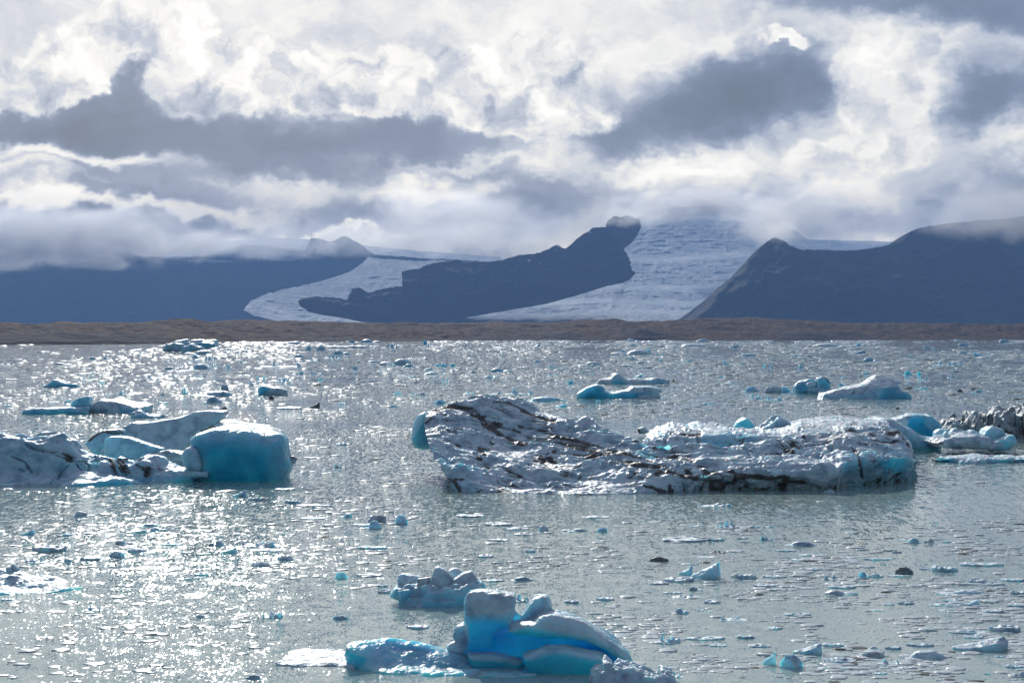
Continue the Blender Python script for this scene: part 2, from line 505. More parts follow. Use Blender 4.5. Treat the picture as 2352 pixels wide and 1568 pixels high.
def slope(name, top, bottom, y_of_v, mat, nu=420, nt=120, relief=120.0, edge=2.0, gully=1.0, back=900.0, seed=0, snow=None, du=90.0, dv=70.0, rel2=None):
    """a mountainside between a skyline and a foot line, leaning back with height, with spurs, gullies and a far side"""
    T = interp(top, nu); B = interp(bottom, nu)
    k = np.arange(nu)
    ex = edge * fbm(T[:, 0] / 17.0 + 5, T[:, 1] / 9.0, oct=4, gain=0.65, seed=seed + 1)
    T[:, 1] += edge * fbm(T[:, 0] / 14.0, T[:, 1] / 14.0, oct=5, gain=0.65, seed=seed)
    T[:, 0] += 1.6 * ex
    B[:, 0] += 1.6 * edge * fbm(B[:, 0] / 17.0 + 5, B[:, 1] / 9.0, oct=4, gain=0.65, seed=seed + 2)
    t = np.linspace(0, 1, nt)[:, None]
    U = B[None, :, 0] * (1 - t) + T[None, :, 0] * t
    V = B[None, :, 1] * (1 - t) + T[None, :, 1] * t
    Y = y_of_v(U, V)
    wob = fbm(U / 120, V / 80, oct=3, seed=seed + 3)
    g = fbm(U / du + 0.9 * wob * gully, V / dv + 0.4 * wob, oct=6, gain=0.55, seed=seed + 9, ridged=True)
    env = np.clip(t * 6, 0, 1) * np.clip((1 - t) * 5, 0.5, 1)
    D = -relief * g * env                                    # spurs come towards the viewer
    Yd = Y + D
    X = (U - CX) / F * Yd
    Z = H - (V - HZ) / F * Yd
    sn = np.zeros_like(X)
    if snow is not None:
        for (u0, v0, ru, rv) in snow:
            q = ((U - u0) / ru) ** 2 + ((V - v0) / rv) ** 2 + 0.7 * fbm(U / 4.0, V / 3.0, oct=3, seed=4)
            sn = np.maximum(sn, np.clip((1 - q) * 3, 0, 1))
    # far side
    nb = 14
    tb = np.linspace(1 / nb, 1, nb)[:, None]
    Xb = X[-1][None] * (1 - tb) + X[0][None] * tb; Yb = Yd[-1][None] + back * tb
    Zb = Z[-1][None] * (1 - tb ** 1.4) + np.minimum(Z[0], Z[-1])[None] * tb ** 1.4
    X = np.vstack([X, Xb]); Yd = np.vstack([Yd, Yb]); Z = np.vstack([Z, Zb]); sn = np.vstack([sn, np.zeros_like(Xb)])
    v = np.stack([X, Yd, Z], -1).reshape(-1, 3)
    o = mesh_obj(name, v, grid_faces(nu, nt + nb), mat, {'snow': sn.ravel()})
    tag(o, kind='structure')
    return o


# dark ridge on the left, its top lost in cloud
slope("mountain", [(-400, 560), (0, 540), (200, 560), (330, 590), (470, 588), (560, 560), (700, 575), (715, 546), (740, 550), (760, 556), (790, 541), (822, 556), (860, 585), (930, 590), (1100, 600)],
      [(-400, 760), (0, 757), (600, 756), (1100, 756)], lambda U, V: 13000 + (745 - V) * 4.5, ROCK, seed=11, relief=260, back=2500, nu=600,
      snow=[(165, 597, 36, 9), (400, 590, 40, 5), (560, 580, 120, 14), (650, 590, 60, 10), (760, 560, 12, 3), (600, 568, 140, 12), (480, 600, 60, 4)])
# ice plateau showing above it
slope("ice_cap", [(330, 600), (420, 575), (520, 556), (600, 545), (700, 549), (800, 560), (950, 575), (1150, 590)], [(330, 620), (600, 615), (1150, 625)],
      lambda U, V: 14500 + (620 - V) * 30, GLAC, seed=21, relief=120, nu=300, nt=40, edge=0.8)
# the hooked glacier
slope("glacier", [(560, 712), (575, 690), (610, 676), (650, 664), (700, 655), (760, 640), (800, 625), (830, 605), (845, 590), (900, 596), (960, 600), (1010, 599), (1060, 597)],
      [(563, 714), (585, 725), (640, 738), (740, 754), (850, 756), (900, 750), (980, 740), (1020, 730), (1100, 700)],
      lambda U, V: 10400 + (745 - V) * 15, GLAC, seed=31, relief=38, nu=400, nt=150, edge=2.6, du=30, dv=14)
# rock nose and the middle mountain between the two glaciers
slope("mountain", [(683, 690), (690, 685), (720, 682), (745, 681), (775, 684), (800, 690), (806, 688), (803, 676), (812, 664), (824, 660), (838, 668), (850, 673), (866, 667), (905, 659), (938, 655),
                   (930, 645), (923, 625), (935, 621), (960, 618), (985, 607), (1030, 598), (1050, 596), (1080, 601), (1120, 600), (1150, 598), (1190, 587), (1240, 581), (1262, 572), (1280, 562),
                   (1300, 570), (1330, 545), (1352, 532), (1362, 524), (1385, 521), (1400, 524), (1408, 533), (1416, 546), (1428, 556), (1434, 574), (1446, 592), (1447, 612), (1458, 627), (1447, 641)],
      [(684, 692), (690, 703), (705, 714), (730, 722), (780, 729), (830, 739), (900, 746), (985, 743), (1060, 728), (1130, 716), (1200, 704), (1260, 693), (1340, 671), (1400, 653), (1440, 645)],
      lambda U, V: 8600 + (745 - V) * 2, ROCK, seed=41, relief=200, nu=700, nt=150, edge=3.2, back=300,
      snow=[(1075, 600, 16, 3), (1150, 597, 10, 2.5), (1215, 598, 5, 3), (1085, 643, 3, 4), (1240, 604, 3, 2), (1290, 566, 14, 5), (1100, 597, 20, 2), (1352, 534, 8, 2), (1270, 574, 10, 2), (1340, 680, 5, 2), (1400, 650, 4, 3)])
# dark crag behind its top, half in cloud
slope("mountain", [(1388, 530), (1392, 514), (1398, 504), (1410, 497), (1426, 499), (1440, 494), (1456, 500), (1468, 504), (1474, 520)], [(1390, 550), (1430, 575), (1462, 545)],
      lambda U, V: 9350 + (575 - V) * 2, ROCK, seed=45, relief=40, nu=120, nt=50, edge=2.5, back=150)
# far ice plateau behind the saddle
slope("ice_cap", [(1640, 560), (1720, 548), (1800, 549), (1900, 551), (2000, 553), (2060, 556), (2160, 560)], [(1640, 640), (2160, 640)],
      lambda U, V: 15000 + (640 - V) * 25, GLAC, seed=51, relief=100, nu=260, nt=50, edge=0.6)
# the broad outlet glacier, coming down in steps
STEPS = [(506, 3), (592, 5), (660, 3), (692, 4), (716, 3)]


def big_y(U, V):
    y = 9500 + (745 - V) * 16.0
    for v0, a in STEPS:
        vv = v0 + 4 * np.sin(U / 60.0 + v0) - (U - 1500) * 0.02
        y = y + 260 * a / 4 * (1 / (1 + np.exp((V - vv) / 2.2)) - 0.5)
    return y


slope("glacier", [(960, 745), (1010, 739), (1060, 727), (1130, 715), (1200, 703), (1260, 692), (1340, 670), (1400, 652), (1440, 643), (1452, 625), (1450, 600), (1447, 565), (1436, 545), (1432, 525), (1450, 505),
                  (1500, 482), (1560, 474), (1640, 472), (1700, 474), (1760, 490), (1810, 520), (1850, 545), (1900, 590)],
      [(960, 757), (1200, 758), (1400, 758), (1650, 758), (1900, 758)], big_y, GLAC, seed=61, relief=38, nu=620, nt=300, edge=2.2, du=34, dv=9)
# the right-hand mountain
slope("mountain", [(1560, 757), (1600, 731), (1620, 716), (1640, 697), (1652, 676), (1668, 658), (1676, 646), (1690, 634), (1702, 630), (1712, 620), (1722, 600), (1733, 588), (1740, 578), (1752, 563), (1764, 553), (1775, 545),
                   (1790, 547), (1802, 552), (1812, 562), (1830, 570), (1850, 573), (1900, 574), (1960, 574), (2010, 569), (2045, 564), (2076, 554), (2082, 543), (2096, 530), (2110, 522), (2160, 516), (2230, 508), (2330, 500), (2460, 480), (2900, 470)],
      [(1560, 760), (1700, 760), (2300, 760), (2900, 760)], lambda U, V: 7300 + (745 - V) * 3.6 + np.maximum(0, U - 1900) * 0.6, ROCK, seed=71, relief=230, nu=760, nt=170, edge=4.0, back=2600, du=150, dv=120)


# ------------------------------------------------------------------ air
def box_obj(name, lo, hi, mat):
    x0, y0, z0 = lo; x1, y1, z1 = hi
    v = [(x0, y0, z0), (x1, y0, z0), (x1, y1, z0), (x0, y1, z0), (x0, y0, z1), (x1, y0, z1), (x1, y1, z1), (x0, y1, z1)]
    f = [(0, 3, 2, 1), (4, 5, 6, 7), (0, 1, 5, 4), (1, 2, 6, 5), (2, 3, 7, 6), (3, 0, 4, 7)]
    return mesh_obj(name, v, f, mat, smooth=False)


def mat_haze():
    m, N = new_mat("haze_air")
    p = N.node('ShaderNodeVolumePrincipled')
    p.inputs['Color'].default_value = (0.24, 0.45, 0.90, 1)
    p.inputs['Density'].default_value = HAZE_D
    p.inputs['Anisotropy'].default_value = 0.0
    finish(N, None, p.outputs[0])
    return m


tag(box_obj("haze", (-7500, -300, -8), (7500, 18500, 1250), mat_haze()), kind='stuff', label="thin blue haze in the air over the lagoon and mountains")


def mat_low_cloud(name, dens, scale, seed, top=0.0):  # low cloud banks about the summits, as volumes inside the haze
    m, N = new_mat(name)
    tc = N.node('ShaderNodeTexCoord')
    G = tc.outputs['Generated']; O = tc.outputs['Object']
    q = N.vm('MULTIPLY', N.vm('SUBTRACT', G, (0.5, 0.5, 0.5)), (2, 2, 2))
    wob = N.noise(N.vm('ADD', O, (seed * 913.0, 0, 0)), scale * 0.6, 2, 0.5, out='Color')
    q = N.vm('ADD', q, N.vm('MULTIPLY', N.vm('SUBTRACT', wob, (0.5, 0.5, 0.5)), (0.5, 0.5, 0.9)))
    r = N.vm('LENGTH', q)
    n = N.noise(N.vm('MULTIPLY', N.vm('ADD', O, (seed * 517.0, 0, 0)), (1, 1, 1.5)), scale, 4, 0.6)
    d = N.m('ADD', N.m('SUBTRACT', 0.90, r), N.m('MULTIPLY', N.m('SUBTRACT', n, 0.5), 2.6))
    d = N.ss(d, 0.0, 0.6)
    d = N.m('MULTIPLY', d, N.ss(r, 1.0, 0.8))
    p = N.node('ShaderNodeVolumePrincipled')
    p.inputs['Color'].default_value = (0.95, 0.97, 1.0, 1)
    N.set(p.inputs['Density'], N.m('MULTIPLY', d, dens))
    p.inputs['Anisotropy'].default_value = 0.62
    finish(N, None, p.outputs[0])
    return m


LOW_CLOUD = [  # u0, u1, v0 (top), v1, distance, depth, density, feature size
    (-350, 620, 455, 628, 12500, 1500, 0.0024, 300),
    (-100, 420, 520, 618, 12300, 900, 0.0012, 160),
    (330, 1000, 500, 606, 12500, 1100, 0.0010, 220),
    (760, 1330, 420, 606, 10400, 1500, 0.0012, 260),
    (960, 1260, 500, 590, 9200, 700, 0.0010, 140),
    (1360, 1560, 468, 528, 9300, 500, 0.0022, 90),
    (1600, 2010, 410, 566, 8500, 1000, 0.0016, 220),
    (1740, 1840, 500, 560, 7600, 300, 0.0040, 60),
    (2060, 2700, 410, 562, 7400, 1200, 0.0015, 260),
    (1350, 1880, 425, 516, 11800, 900, 0.0036, 200),
    (1640, 1900, 450, 580, 9600, 700, 0.0022, 200),
    (1900, 2130, 515, 572, 9000, 500, 0.0012, 150),
]
for i, (u0, u1, v0, v1, y, dp, de, fs) in enumerate(LOW_CLOUD):
    a = px(u0, v1, y); b = px(u1, v0, y)
    sx, sz = b[0] - a[0], b[2] - a[2]
    o = box_obj("low_cloud", (-sx / 2, -dp / 2, -sz / 2), (sx / 2, dp / 2, sz / 2), mat_low_cloud("cloud_bank", de, 1.0 / fs, i + 1))
    o.location = ((a[0] + b[0]) / 2, y, (a[2] + b[2]) / 2)
    tag(o, kind='stuff', label="soft white low cloud clinging to the mountain ridge and summits")


# ------------------------------------------------------------------ ice
def mat_ice():
    m, N = new_mat("glacial_ice")
    g = N.node('ShaderNodeNewGeometry')
    tc = N.node('ShaderNodeTexCoord'); P = g.outputs['Position']
    A = lambda k: N.node('ShaderNodeAttribute', attribute_name=k).outputs['Fac']
    O = lambda k: N.node('ShaderNodeAttribute', attribute_type='OBJECT', attribute_name=k).outputs['Fac']
    blue, dirt = N.m('ADD', A('blue'), O('tint'), clamp=True), N.m('ADD', A('dirt'), O('grit'), clamp=True)
    n1 = N.noise(P, 1.1, 4, 0.6); n2 = N.noise(P, 6.0, 4, 0.65); n3 = N.noise(P, 0.35, 3, 0.5)
    crust = N.mix(N.ss(n1, 0.32, 0.60), (0.36, 0.485, 0.575), (0.70, 0.80, 0.86))
    deep = N.mix(N.ss(n3, 0.35, 0.65), (0.006, 0.39, 0.585), (0.05, 0.61, 0.76))
    bl = N.m('ADD', blue, N.m('MULTIPLY', N.m('SUBTRACT', n1, 0.5), 0.25), clamp=True)
    bl = N.m('MULTIPLY', bl, N.ss(blue, 0.0, 0.08))
    c = N.mix(bl, crust, deep)
    dm = N.ss(N.m('ADD', dirt, N.m('MULTIPLY', N.m('SUBTRACT', n2, 0.5), 0.8)), 0.30, 0.75)
    dm = N.m('MULTIPLY', dm, N.ss(dirt, 0.02, 0.12))
    grit = N.mix(N.ss(n2, 0.35, 0.7), (0.030, 0.025, 0.022), (0.15, 0.115, 0.092))
    c = N.mix(N.m('MULTIPLY', dm, 0.93), c, grit)
    b = N.node('ShaderNodeBsdfPrincipled')
    N.set(b.inputs['Base Color'], c)
    N.set(b.inputs['Roughness'], N.mixf(bl, 0.42, 0.22))
    b.inputs['IOR'].default_value = 1.31
    b.inputs['Specular IOR Level'].default_value = 0.35
    b.subsurface_method = 'RANDOM_WALK'
    N.set(b.inputs['Subsurface Weight'], N.mixf(dm, 1.0, 0.0))
    b.inputs['Subsurface Radius'].default_value = (0.15, 0.8, 1.0)
    N.set(b.inputs['Subsurface Scale'], N.mixf(bl, 0.03, 2.4))
    vo = N.node('ShaderNodeTexVoronoi', feature='SMOOTH_F1', Vector=N.vm('ADD', P, N.vm('MULTIPLY', N.noise(P, 2.0, 2, out='Color'), (0.3, 0.3, 0.3))), Scale=3.2)
    hh = N.m('ADD', N.m('MULTIPLY', n2, 0.07), N.m('MULTIPLY', vo.outputs['Distance'], 0.10))
    N.set(b.inputs['Normal'], bump(N, hh, N.mixf(bl, 1.0, 0.35), 1.0))
    finish(N, b.outputs[0])
    return m


ICE = mat_ice()
ZT = {'3': (0, 746.5, .3418), '4': (861.3, 832.6, .3418), '5': (1548.1, 775.2, .3418), '6': (574.2, 1177.1, .43945), '7': (1493, 1119.7, .36525),
      '8': (0, 1119.7, .3418), 'A': (0, 769.4, .25), 'B': (588, 769.4, .25), 'C': (1176, 769.4, .25), 'D': (1764, 769.4, .25),
      'E': (930.2, 895.8, .26367), 'F': (1424.1, 918.8, .29785), 'G': (1894.9, 895.8, .19434), 'H': (746.5, 1280.5, .3418), 'I': (0, 918.8, .29785), '0': (0, 0, 1.0)}


def uv(z, pts):
    a, b, k = ZT[z]
    return np.array([(a + k * p[0], b + k * p[1]) for p in pts], float)


def poly_sdf(X, Z, poly):
    """signed distance to a closed polygon, negative inside"""
    d = np.full(X.shape, 1e9, np.float32); s = np.ones(X.shape, np.float32)
    n = len(poly)
    for i in range(n):
        ax, az = poly[i]; bx, bz = poly[i - 1]
        ex, ez = bx - ax, bz - az
        wx, wz = X - ax, Z - az
        t = np.clip((wx * ex + wz * ez) / (ex * ex + ez * ez + 1e-12), 0, 1)
        d = np.minimum(d, (wx - ex * t) ** 2 + (wz - ez * t) ** 2)
        c1 = Z >= az; c2 = Z < bz; c3 = ex * wz > ez * wx
        fl = (c1 & c2 & c3) | (~c1 & ~c2 & ~c3)
        s = np.where(fl, -s, s)
    return s * np.sqrt(d)


def line_dist(U, V, pts, sy=1.0):
    d = np.full(U.shape, 1e9)
    p = np.asarray(pts, float)
    for i in range(len(p) - 1):
        ax, ay = p[i]; bx, by = p[i + 1]
        ex, ey = bx - ax, (by - ay) * sy
        wx, wy = U - ax, (V - ay) * sy
        t = np.clip((wx * ex + wy * ey) / (ex * ex + ey * ey + 1e-9), 0, 1)
        d = np.minimum(d, (wx - ex * t) ** 2 + (wy - ey * t) ** 2)
    return np.sqrt(d)


def vnormals(v, f):
    a = v[f[:, 2]] - v[f[:, 0]]; b = v[f[:, 3]] - v[f[:, 1]]
    n = np.cross(a, b)
    out = np.zeros_like(v)
    for k in range(4):
        np.add.at(out, f[:, k], n)
    return out / (np.linalg.norm(out, axis=1, keepdims=True) + 1e-9)


def iso(sdf, org, vs):
    g = openvdb.FloatGrid(3.0)
    g.copyFromArray(np.ascontiguousarray(np.clip(sdf / vs, -3, 3), np.float32))
    v, q = g.convertToQuads(0.0)
    v = v * vs + np.array(org)
    q = q.astype(np.int32)
    a, b, c, d = (v[q[:, k]] for k in range(4))
    vol = np.einsum('ij,ij->i', a, np.cross(b, c)).sum() + np.einsum('ij,ij->i', a, np.cross(c, d)).sum()
    if vol < 0:
        q = q[:, ::-1]
    return v.astype(np.float32), q


def paint(v, nrm, stripes, blues, base_blue, seed, dirt0=0.0, crust_up=0.6):
    """where the grit lies and where the ice is clear: each vertex gets two numbers"""
    U = CX + v[:, 0] / v[:, 1] * F; V = HZ + (H - v[:, 2]) / v[:, 1] * F
    w = fbm(v[:, 0] * 0.9, v[:, 1] * 0.9, v[:, 2] * 0.9, oct=4, gain=0.6, seed=seed + 50)
    w2 = fbm(v[:, 0] * 3.3, v[:, 1] * 3.3, v[:, 2] * 3.3, oct=3, gain=0.6, seed=seed + 51)
    w3 = fbm(v[:, 0] * 0.45, v[:, 1] * 0.6, v[:, 2], oct=2, seed=seed + 52)
    dirt = np.full(len(v), dirt0, np.float32)
    gro = np.zeros(len(v), np.float32)
    for (z, pts, wd, st) in stripes:
        wd = wd * (1.35 if v[:, 1].mean() > 60 else 1.0)
        d = line_dist(U + 8 * w + 3 * w2, V + 2.4 * w + 1.2 * w2, uv(z, pts), 1.7)
        m = np.clip(1.15 - d / wd + 0.8 * w + 0.35 * w2, 0, 1)
        dirt = np.maximum(dirt, m * st * np.clip(0.8 + 0.7 * w3, 0.25, 1))
        gro = np.maximum(gro, np.clip(1 - d / (wd * 1.3), 0, 1))
    blue = np.full(len(v), base_blue, np.float32)
    for (z, pts, soft, val) in blues:
        q = uv(z, pts)
        d = poly_sdf(U.astype(np.float32), V.astype(np.float32), q)
        m = np.clip(0.5 - d / soft, 0, 1)
        blue = blue * (1 - m) + val * m
    up = np.clip((nrm[:, 2] - 0.45) / 0.4, 0, 1)               # weathered, bubbly crust lies on what faces up
    blue = blue * (1 - crust_up * up)
    return np.clip(dirt, 0, 1), np.clip(blue, 0, 1), gro


def finish_mesh(name, v, q, parent, seed, amp, scale, stripes=(), blues=(), blue=0.0, groove=0.0, cups=None, dirt0=0.0, crust_up=0.6, aniso=(1, 1, 1), mat=None, hol=0.0, rim_glow=None, stri=None):
    n = vnormals(v, q)
    p = v * np.array(aniso, np.float32) / scale
    d = amp * fbm(p[:, 0], p[:, 1], p[:, 2], oct=4, gain=0.5, seed=seed)
    if cups:
        a, s, an = cups                                         # melt cups with sharp rims
        cc, ss_ = math.cos(an), math.sin(an)
        xr = (v[:, 0] * cc + v[:, 1] * ss_) / (s * 1.8); yr = (-v[:, 0] * ss_ + v[:, 1] * cc) / s
        wv = fbm(xr * 0.7, yr * 0.7, v[:, 2] / s * 0.7, oct=2, seed=seed + 7)
        c = vnoise(xr + wv, yr + wv, v[:, 2] / s, seed + 20)
        c2 = vnoise(xr * 2.1 + wv, yr * 2.1, v[:, 2] / s * 2.1, seed + 21)
        fu = vnoise(xr * 0.28 + wv * .5, yr * 0.55, v[:, 2] / s * .5, seed + 23)
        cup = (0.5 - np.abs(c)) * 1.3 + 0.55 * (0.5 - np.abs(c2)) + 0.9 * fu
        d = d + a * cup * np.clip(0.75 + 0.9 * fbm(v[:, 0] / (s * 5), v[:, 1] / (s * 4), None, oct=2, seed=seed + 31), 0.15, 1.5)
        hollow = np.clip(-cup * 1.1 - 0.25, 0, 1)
    else:
        hollow = 0
    _, _, gro = paint(v, n, stripes, (), 0, seed)
    if groove:
        d = d - groove * gro
    v = v + n * d[:, None]
    dirt, bl, _ = paint(v, n, stripes, blues, blue, seed, dirt0, crust_up)
    if rim_glow is not None:
        bl = bl * (0.62 + 0.38 * rim_glow)
    dirt = np.clip(dirt + hollow * hol, 0, 1)  # hollows darkened: settled grit, and crevice shade painted in with it
    if stri:                                                    # thin ash layers cropping out along the old ice bedding
        sa, an, sl, sw = stri
        cc, ss_ = math.cos(an), math.sin(an)
        xr = (v[:, 0] * cc + v[:, 1] * ss_) / sl; yr = (-v[:, 0] * ss_ + v[:, 1] * cc) / sw
        ww = fbm(v[:, 0] * .35, v[:, 1] * .35, None, oct=3, seed=seed + 61)
        rg = 1 - np.abs(fbm(xr, yr + 1.1 * ww, None, oct=3, gain=.5, seed=seed + 60)) * 2.2
        gate = np.clip(.55 + 1.5 * fbm(v[:, 0] / 5, v[:, 1] / 2.2, None, oct=2, seed=seed + 62), 0, 1)
        dirt = np.maximum(dirt, np.clip((rg - .62) * 3.2, 0, 1) * sa * gate)
    return mesh_obj(name, v, q, mat or ICE, {'dirt': dirt, 'blue': bl}, parent=parent)


def block(name, z, pts, y, h, r=0.25, vs=0.08, lean=0.0, yaw=0.0, parent=None, seed=1, amp=0.05, scale=0.8, warp=0.10, wscale=1.6, sink=0.6, cuts=0, more=(), k=0.3, rim=None, **kw):
    """a piece of ice with the given outline seen from the shore, half-depth h about distance y, edges rounded by r"""
    q = uv(z, pts)
    P = np.stack([(q[:, 0] - CX) / F * y, H - (q[:, 1] - HZ) / F * y], -1)
    low = P[:, 1] < 0.15 * max(0.4, P[:, 1].max())
    P[low, 1] -= sink                                           # carry it under water
    prims = [(P, 0.0, h, r)]
    for (z2, pts2, y2, h2, r2) in more:
        q2 = uv(z2, pts2)
        P2 = np.stack([(q2[:, 0] - CX) / F * y2, H - (q2[:, 1] - HZ) / F * y2], -1)
        P2[P2[:, 1] < 0.12, 1] -= sink
        prims.append((P2, y2 - y, h2, r2))
    A_ = np.vstack([p[0] for p in prims])
    x0, x1 = A_[:, 0].min() - 4 * vs - warp, A_[:, 0].max() + 4 * vs + warp
    z0, z1 = A_[:, 1].min() - 4 * vs - warp, A_[:, 1].max() + 4 * vs + warp
    hy = max(abs(p[1]) + p[2] for p in prims) + 4 * vs + warp
    nx, ny, nz = int((x1 - x0) / vs) + 1, int(2 * hy / vs) + 1, int((z1 - z0) / vs) + 1
    xs = x0 + np.arange(nx) * vs; zs = z0 + np.arange(nz) * vs; ys = -hy + np.arange(ny) * vs
    X, Z = np.meshgrid(xs, zs, indexing='ij')
    sd = None
    for (Pk, yo, hk, rk) in prims:
        d2 = poly_sdf(X.astype(np.float32), Z.astype(np.float32), Pk)
        rk = min(rk, hk * 0.95)
        a = d2[:, None, :] + rk
        b = np.abs(ys - yo)[None, :, None] - hk + rk
        s1_ = np.minimum(np.maximum(a, b), 0) + np.sqrt(np.maximum(a, 0) ** 2 + np.maximum(b, 0) ** 2) - rk
        if sd is None:
            sd = s1_
        else:
            t_ = np.clip(0.5 + 0.5 * (sd - s1_) / k, 0, 1)
            sd = sd * (1 - t_) + s1_ * t_ - k * t_ * (1 - t_)
    if cuts:
        rr = random.Random(seed)
        gx, gy, gz = np.meshgrid(xs, ys, zs, indexing='ij')
        mx, mz = (P[:, 0].min() + P[:, 0].max()) / 2, (max(0, P[:, 1].min()) + P[:, 1].max()) / 2
        ex, ez = (P[:, 0].max() - P[:, 0].min()) / 2, (P[:, 1].max() - P[:, 1].min()) / 2
        for _ in range(cuts):
            n = Vector((rr.uniform(-.8, .8) * h / ex, -1 if rr.random() < .75 else 1, rr.uniform(-.5, .9) * h / ez)).normalized()
            c = h * abs(n.y) * rr.uniform(.62, .95) + abs(n.x) * ex * rr.uniform(.15, .5) + abs(n.z) * ez * rr.uniform(.15, .5)
            sd = np.maximum(sd, n.x * (gx - mx) + n.y * gy + n.z * (gz - mz) - c)
    if warp > 0:
        gx, gy, gz = np.meshgrid(xs, ys, zs, indexing='ij')
        sd = sd + warp * fbm(gx / wscale, gy / wscale, gz / wscale, oct=2, seed=seed + 90)
    v, f = iso(sd, (x0, -hy, z0), vs)
    cx = (x0 + x1) / 2
    # paler towards the outline: weathered skin plus a rim glow painted into the colour
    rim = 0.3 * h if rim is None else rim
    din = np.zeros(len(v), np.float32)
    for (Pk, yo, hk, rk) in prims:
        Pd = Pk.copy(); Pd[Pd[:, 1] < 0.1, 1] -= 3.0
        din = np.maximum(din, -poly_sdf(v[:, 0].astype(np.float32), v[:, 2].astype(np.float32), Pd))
    kw['rim_glow'] = np.clip(din / max(rim, 1e-3), 0, 1) ** 1.2 if rim > 0 else None
    v[:, 1] += y + lean * v[:, 2] + yaw * (v[:, 0] - cx)
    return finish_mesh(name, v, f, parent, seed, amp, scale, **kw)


def sheet(name, curves, nu, nv, parent=None, seed=1, closed_back=3.0, **kw):
    """a large floe surface laid through guide lines, front water line first, crest last; each guide = (points, distance or None)"""
    rows = []
    for pts, y in curves:
        p = interp([(a[0], a[1]) for a in pts], nu) if len(pts[0]) == 2 else interp(pts, nu)
        # stations keep their place along each guide
        k = np.linspace(0, len(pts) - 1, nu)
        arr = np.array(pts, float)
        p = np.stack([np.interp(k, np.arange(len(pts)), arr[:, j]) for j in range(arr.shape[1])], -1)
        if y is None:
            yy = H * F / (p[:, 1] - HZ)
        elif callable(y):
            yy = y(p[:, 0])
        else:
            yy = np.full(nu, float(y)) if p.shape[1] == 2 else p[:, 2]
        rows.append(np.stack([(p[:, 0] - CX) / F * yy, yy, H - (p[:, 1] - HZ) / F * yy], -1))
    R = np.array(rows)
    f0 = R[0].copy(); f0[:, 2] = -0.8; f0[:, 1] += 0.25
    bk = R[-1].copy(); bk[:, 1] += closed_back; bk[:, 2] = -0.8
    bk[:, 0] = R[0][:, 0] / R[0][:, 1] * bk[:, 1]
    R = np.concatenate([f0[None], R, bk[None]])
    kk = np.linspace(0, len(R) - 1, nv)
    i = np.clip(np.floor(kk).astype(int), 0, len(R) - 2); t = (kk - i)[:, None, None]
    P0 = R[np.maximum(i - 1, 0)]; P1 = R[i]; P2 = R[i + 1]; P3 = R[np.minimum(i + 2, len(R) - 1)]
    lin = P1 * (1 - t) + P2 * t
    cr = 0.5 * (2 * P1 + (P2 - P0) * t + (2 * P0 - 5 * P1 + 4 * P2 - P3) * t * t + (3 * P1 - P0 - 3 * P2 + P3) * t ** 3)
    G = 0.35 * lin + 0.65 * cr
    # underside, so the piece is closed
    last = G[-1]
    v = G.reshape(-1, 3).astype(np.float32)
    f = grid_faces(nu, nv)
    e = np.arange(nu - 1)
    close = np.stack([e, (nv - 1) * nu + e, (nv - 1) * nu + e + 1, e + 1], -1)
    f = np.vstack([f, close])
    return finish_mesh(name, v, f, parent, seed, **kw)


def thing(name, x, y, label, cat, group=None):
    o = bpy.data.objects.new(name, None); COL.objects.link(o)
    o.location = (x, y, 0); o.empty_display_size = 1.0
    tag(o, label, cat, group)
    return o


class Root:
    """an Empty at the base of a thing; parts are built in world space and keep their place under it"""
    def __init__(self, name, u, v, label, cat, group=None):
        y = wl(v)
        self.o = thing(name, (u - CX) / F * y, y, label, cat, group)

    def add(self, *objs):
        bpy.context.view_layer.update()
        for ob in objs:
            ob.parent = self.o
            ob.matrix_parent_inverse = self.o.matrix_world.inverted()
        return self


# ------------------------------------------------------------------ the great striped berg in the middle
def y_rear(u):
    return np.interp(u, [970, 1150, 1240, 1400, 1500, 1700, 1900, 2070], [116, 120, 119.5, 115, 111.5, 112, 115, 119])


def y_mid(u):
    return np.interp(u, [970, 1200, 1500, 1900, 2100], [108.5, 109, 107, 107.6, 113.4])


def y_top(u):
    return np.interp(u, [970, 1200, 1500, 1900, 2100], [112.5, 114.5, 109.5, 110.6, 115.2])


W = [(1046, 1128), (1067, 1129), (1123, 1131), (1183, 1132.6), (1260, 1134.4), (1341, 1136.3), (1431, 1134.4), (1537, 1131), (1615, 1125), (1710, 1124), (1796, 1123), (1888, 1124), (1928, 1121), (1942, 1115), (1990, 1110), (2035, 1108.5), (2080, 1105), (2106, 1097)]
B = [(1010, 1075), (1045, 1080), (1118, 1090), (1185, 1100), (1260, 1108), (1341, 1112), (1431, 1104), (1530, 1095), (1612, 1090), (1708, 1090), (1796, 1086), (1885, 1080), (1922, 1078), (1936, 1066), (1987, 1056), (2030, 1056), (2078, 1052), (2103, 1062)]
M = [(986, 1030), (1030, 1035), (1110, 1042), (1180, 1050), (1258, 1062), (1340, 1068), (1430, 1062), (1525, 1062), (1605, 1060), (1700, 1060), (1790, 1060), (1880, 1056), (1912, 1046), (1928, 1035), (1975, 1028), (2018, 1025), (2066, 1008), (2088, 1020)]
T = [(980, 1000), (1012, 985), (1090, 990), (1170, 1005), (1250, 1012), (1335, 1030), (1420, 1030), (1510, 1050), (1590, 1042), (1685, 1042), (1780, 1040), (1866, 1032), (1895, 1025), (1912, 1012), (1960, 1005), (2008, 1000), (2050, 992), (2076, 1002)]
K = [(973, 962), (993, 943), (1040, 930), (1115, 914), (1190, 918), (1240, 945), (1310, 966), (1400, 993), (1497, 1030), (1556, 1026), (1640, 1033), (1690, 1021), (1760, 1018), (1841, 1016), (1900, 998), (1950, 985), (2010, 985), (2062, 992)]
KK = [(0, 0)]
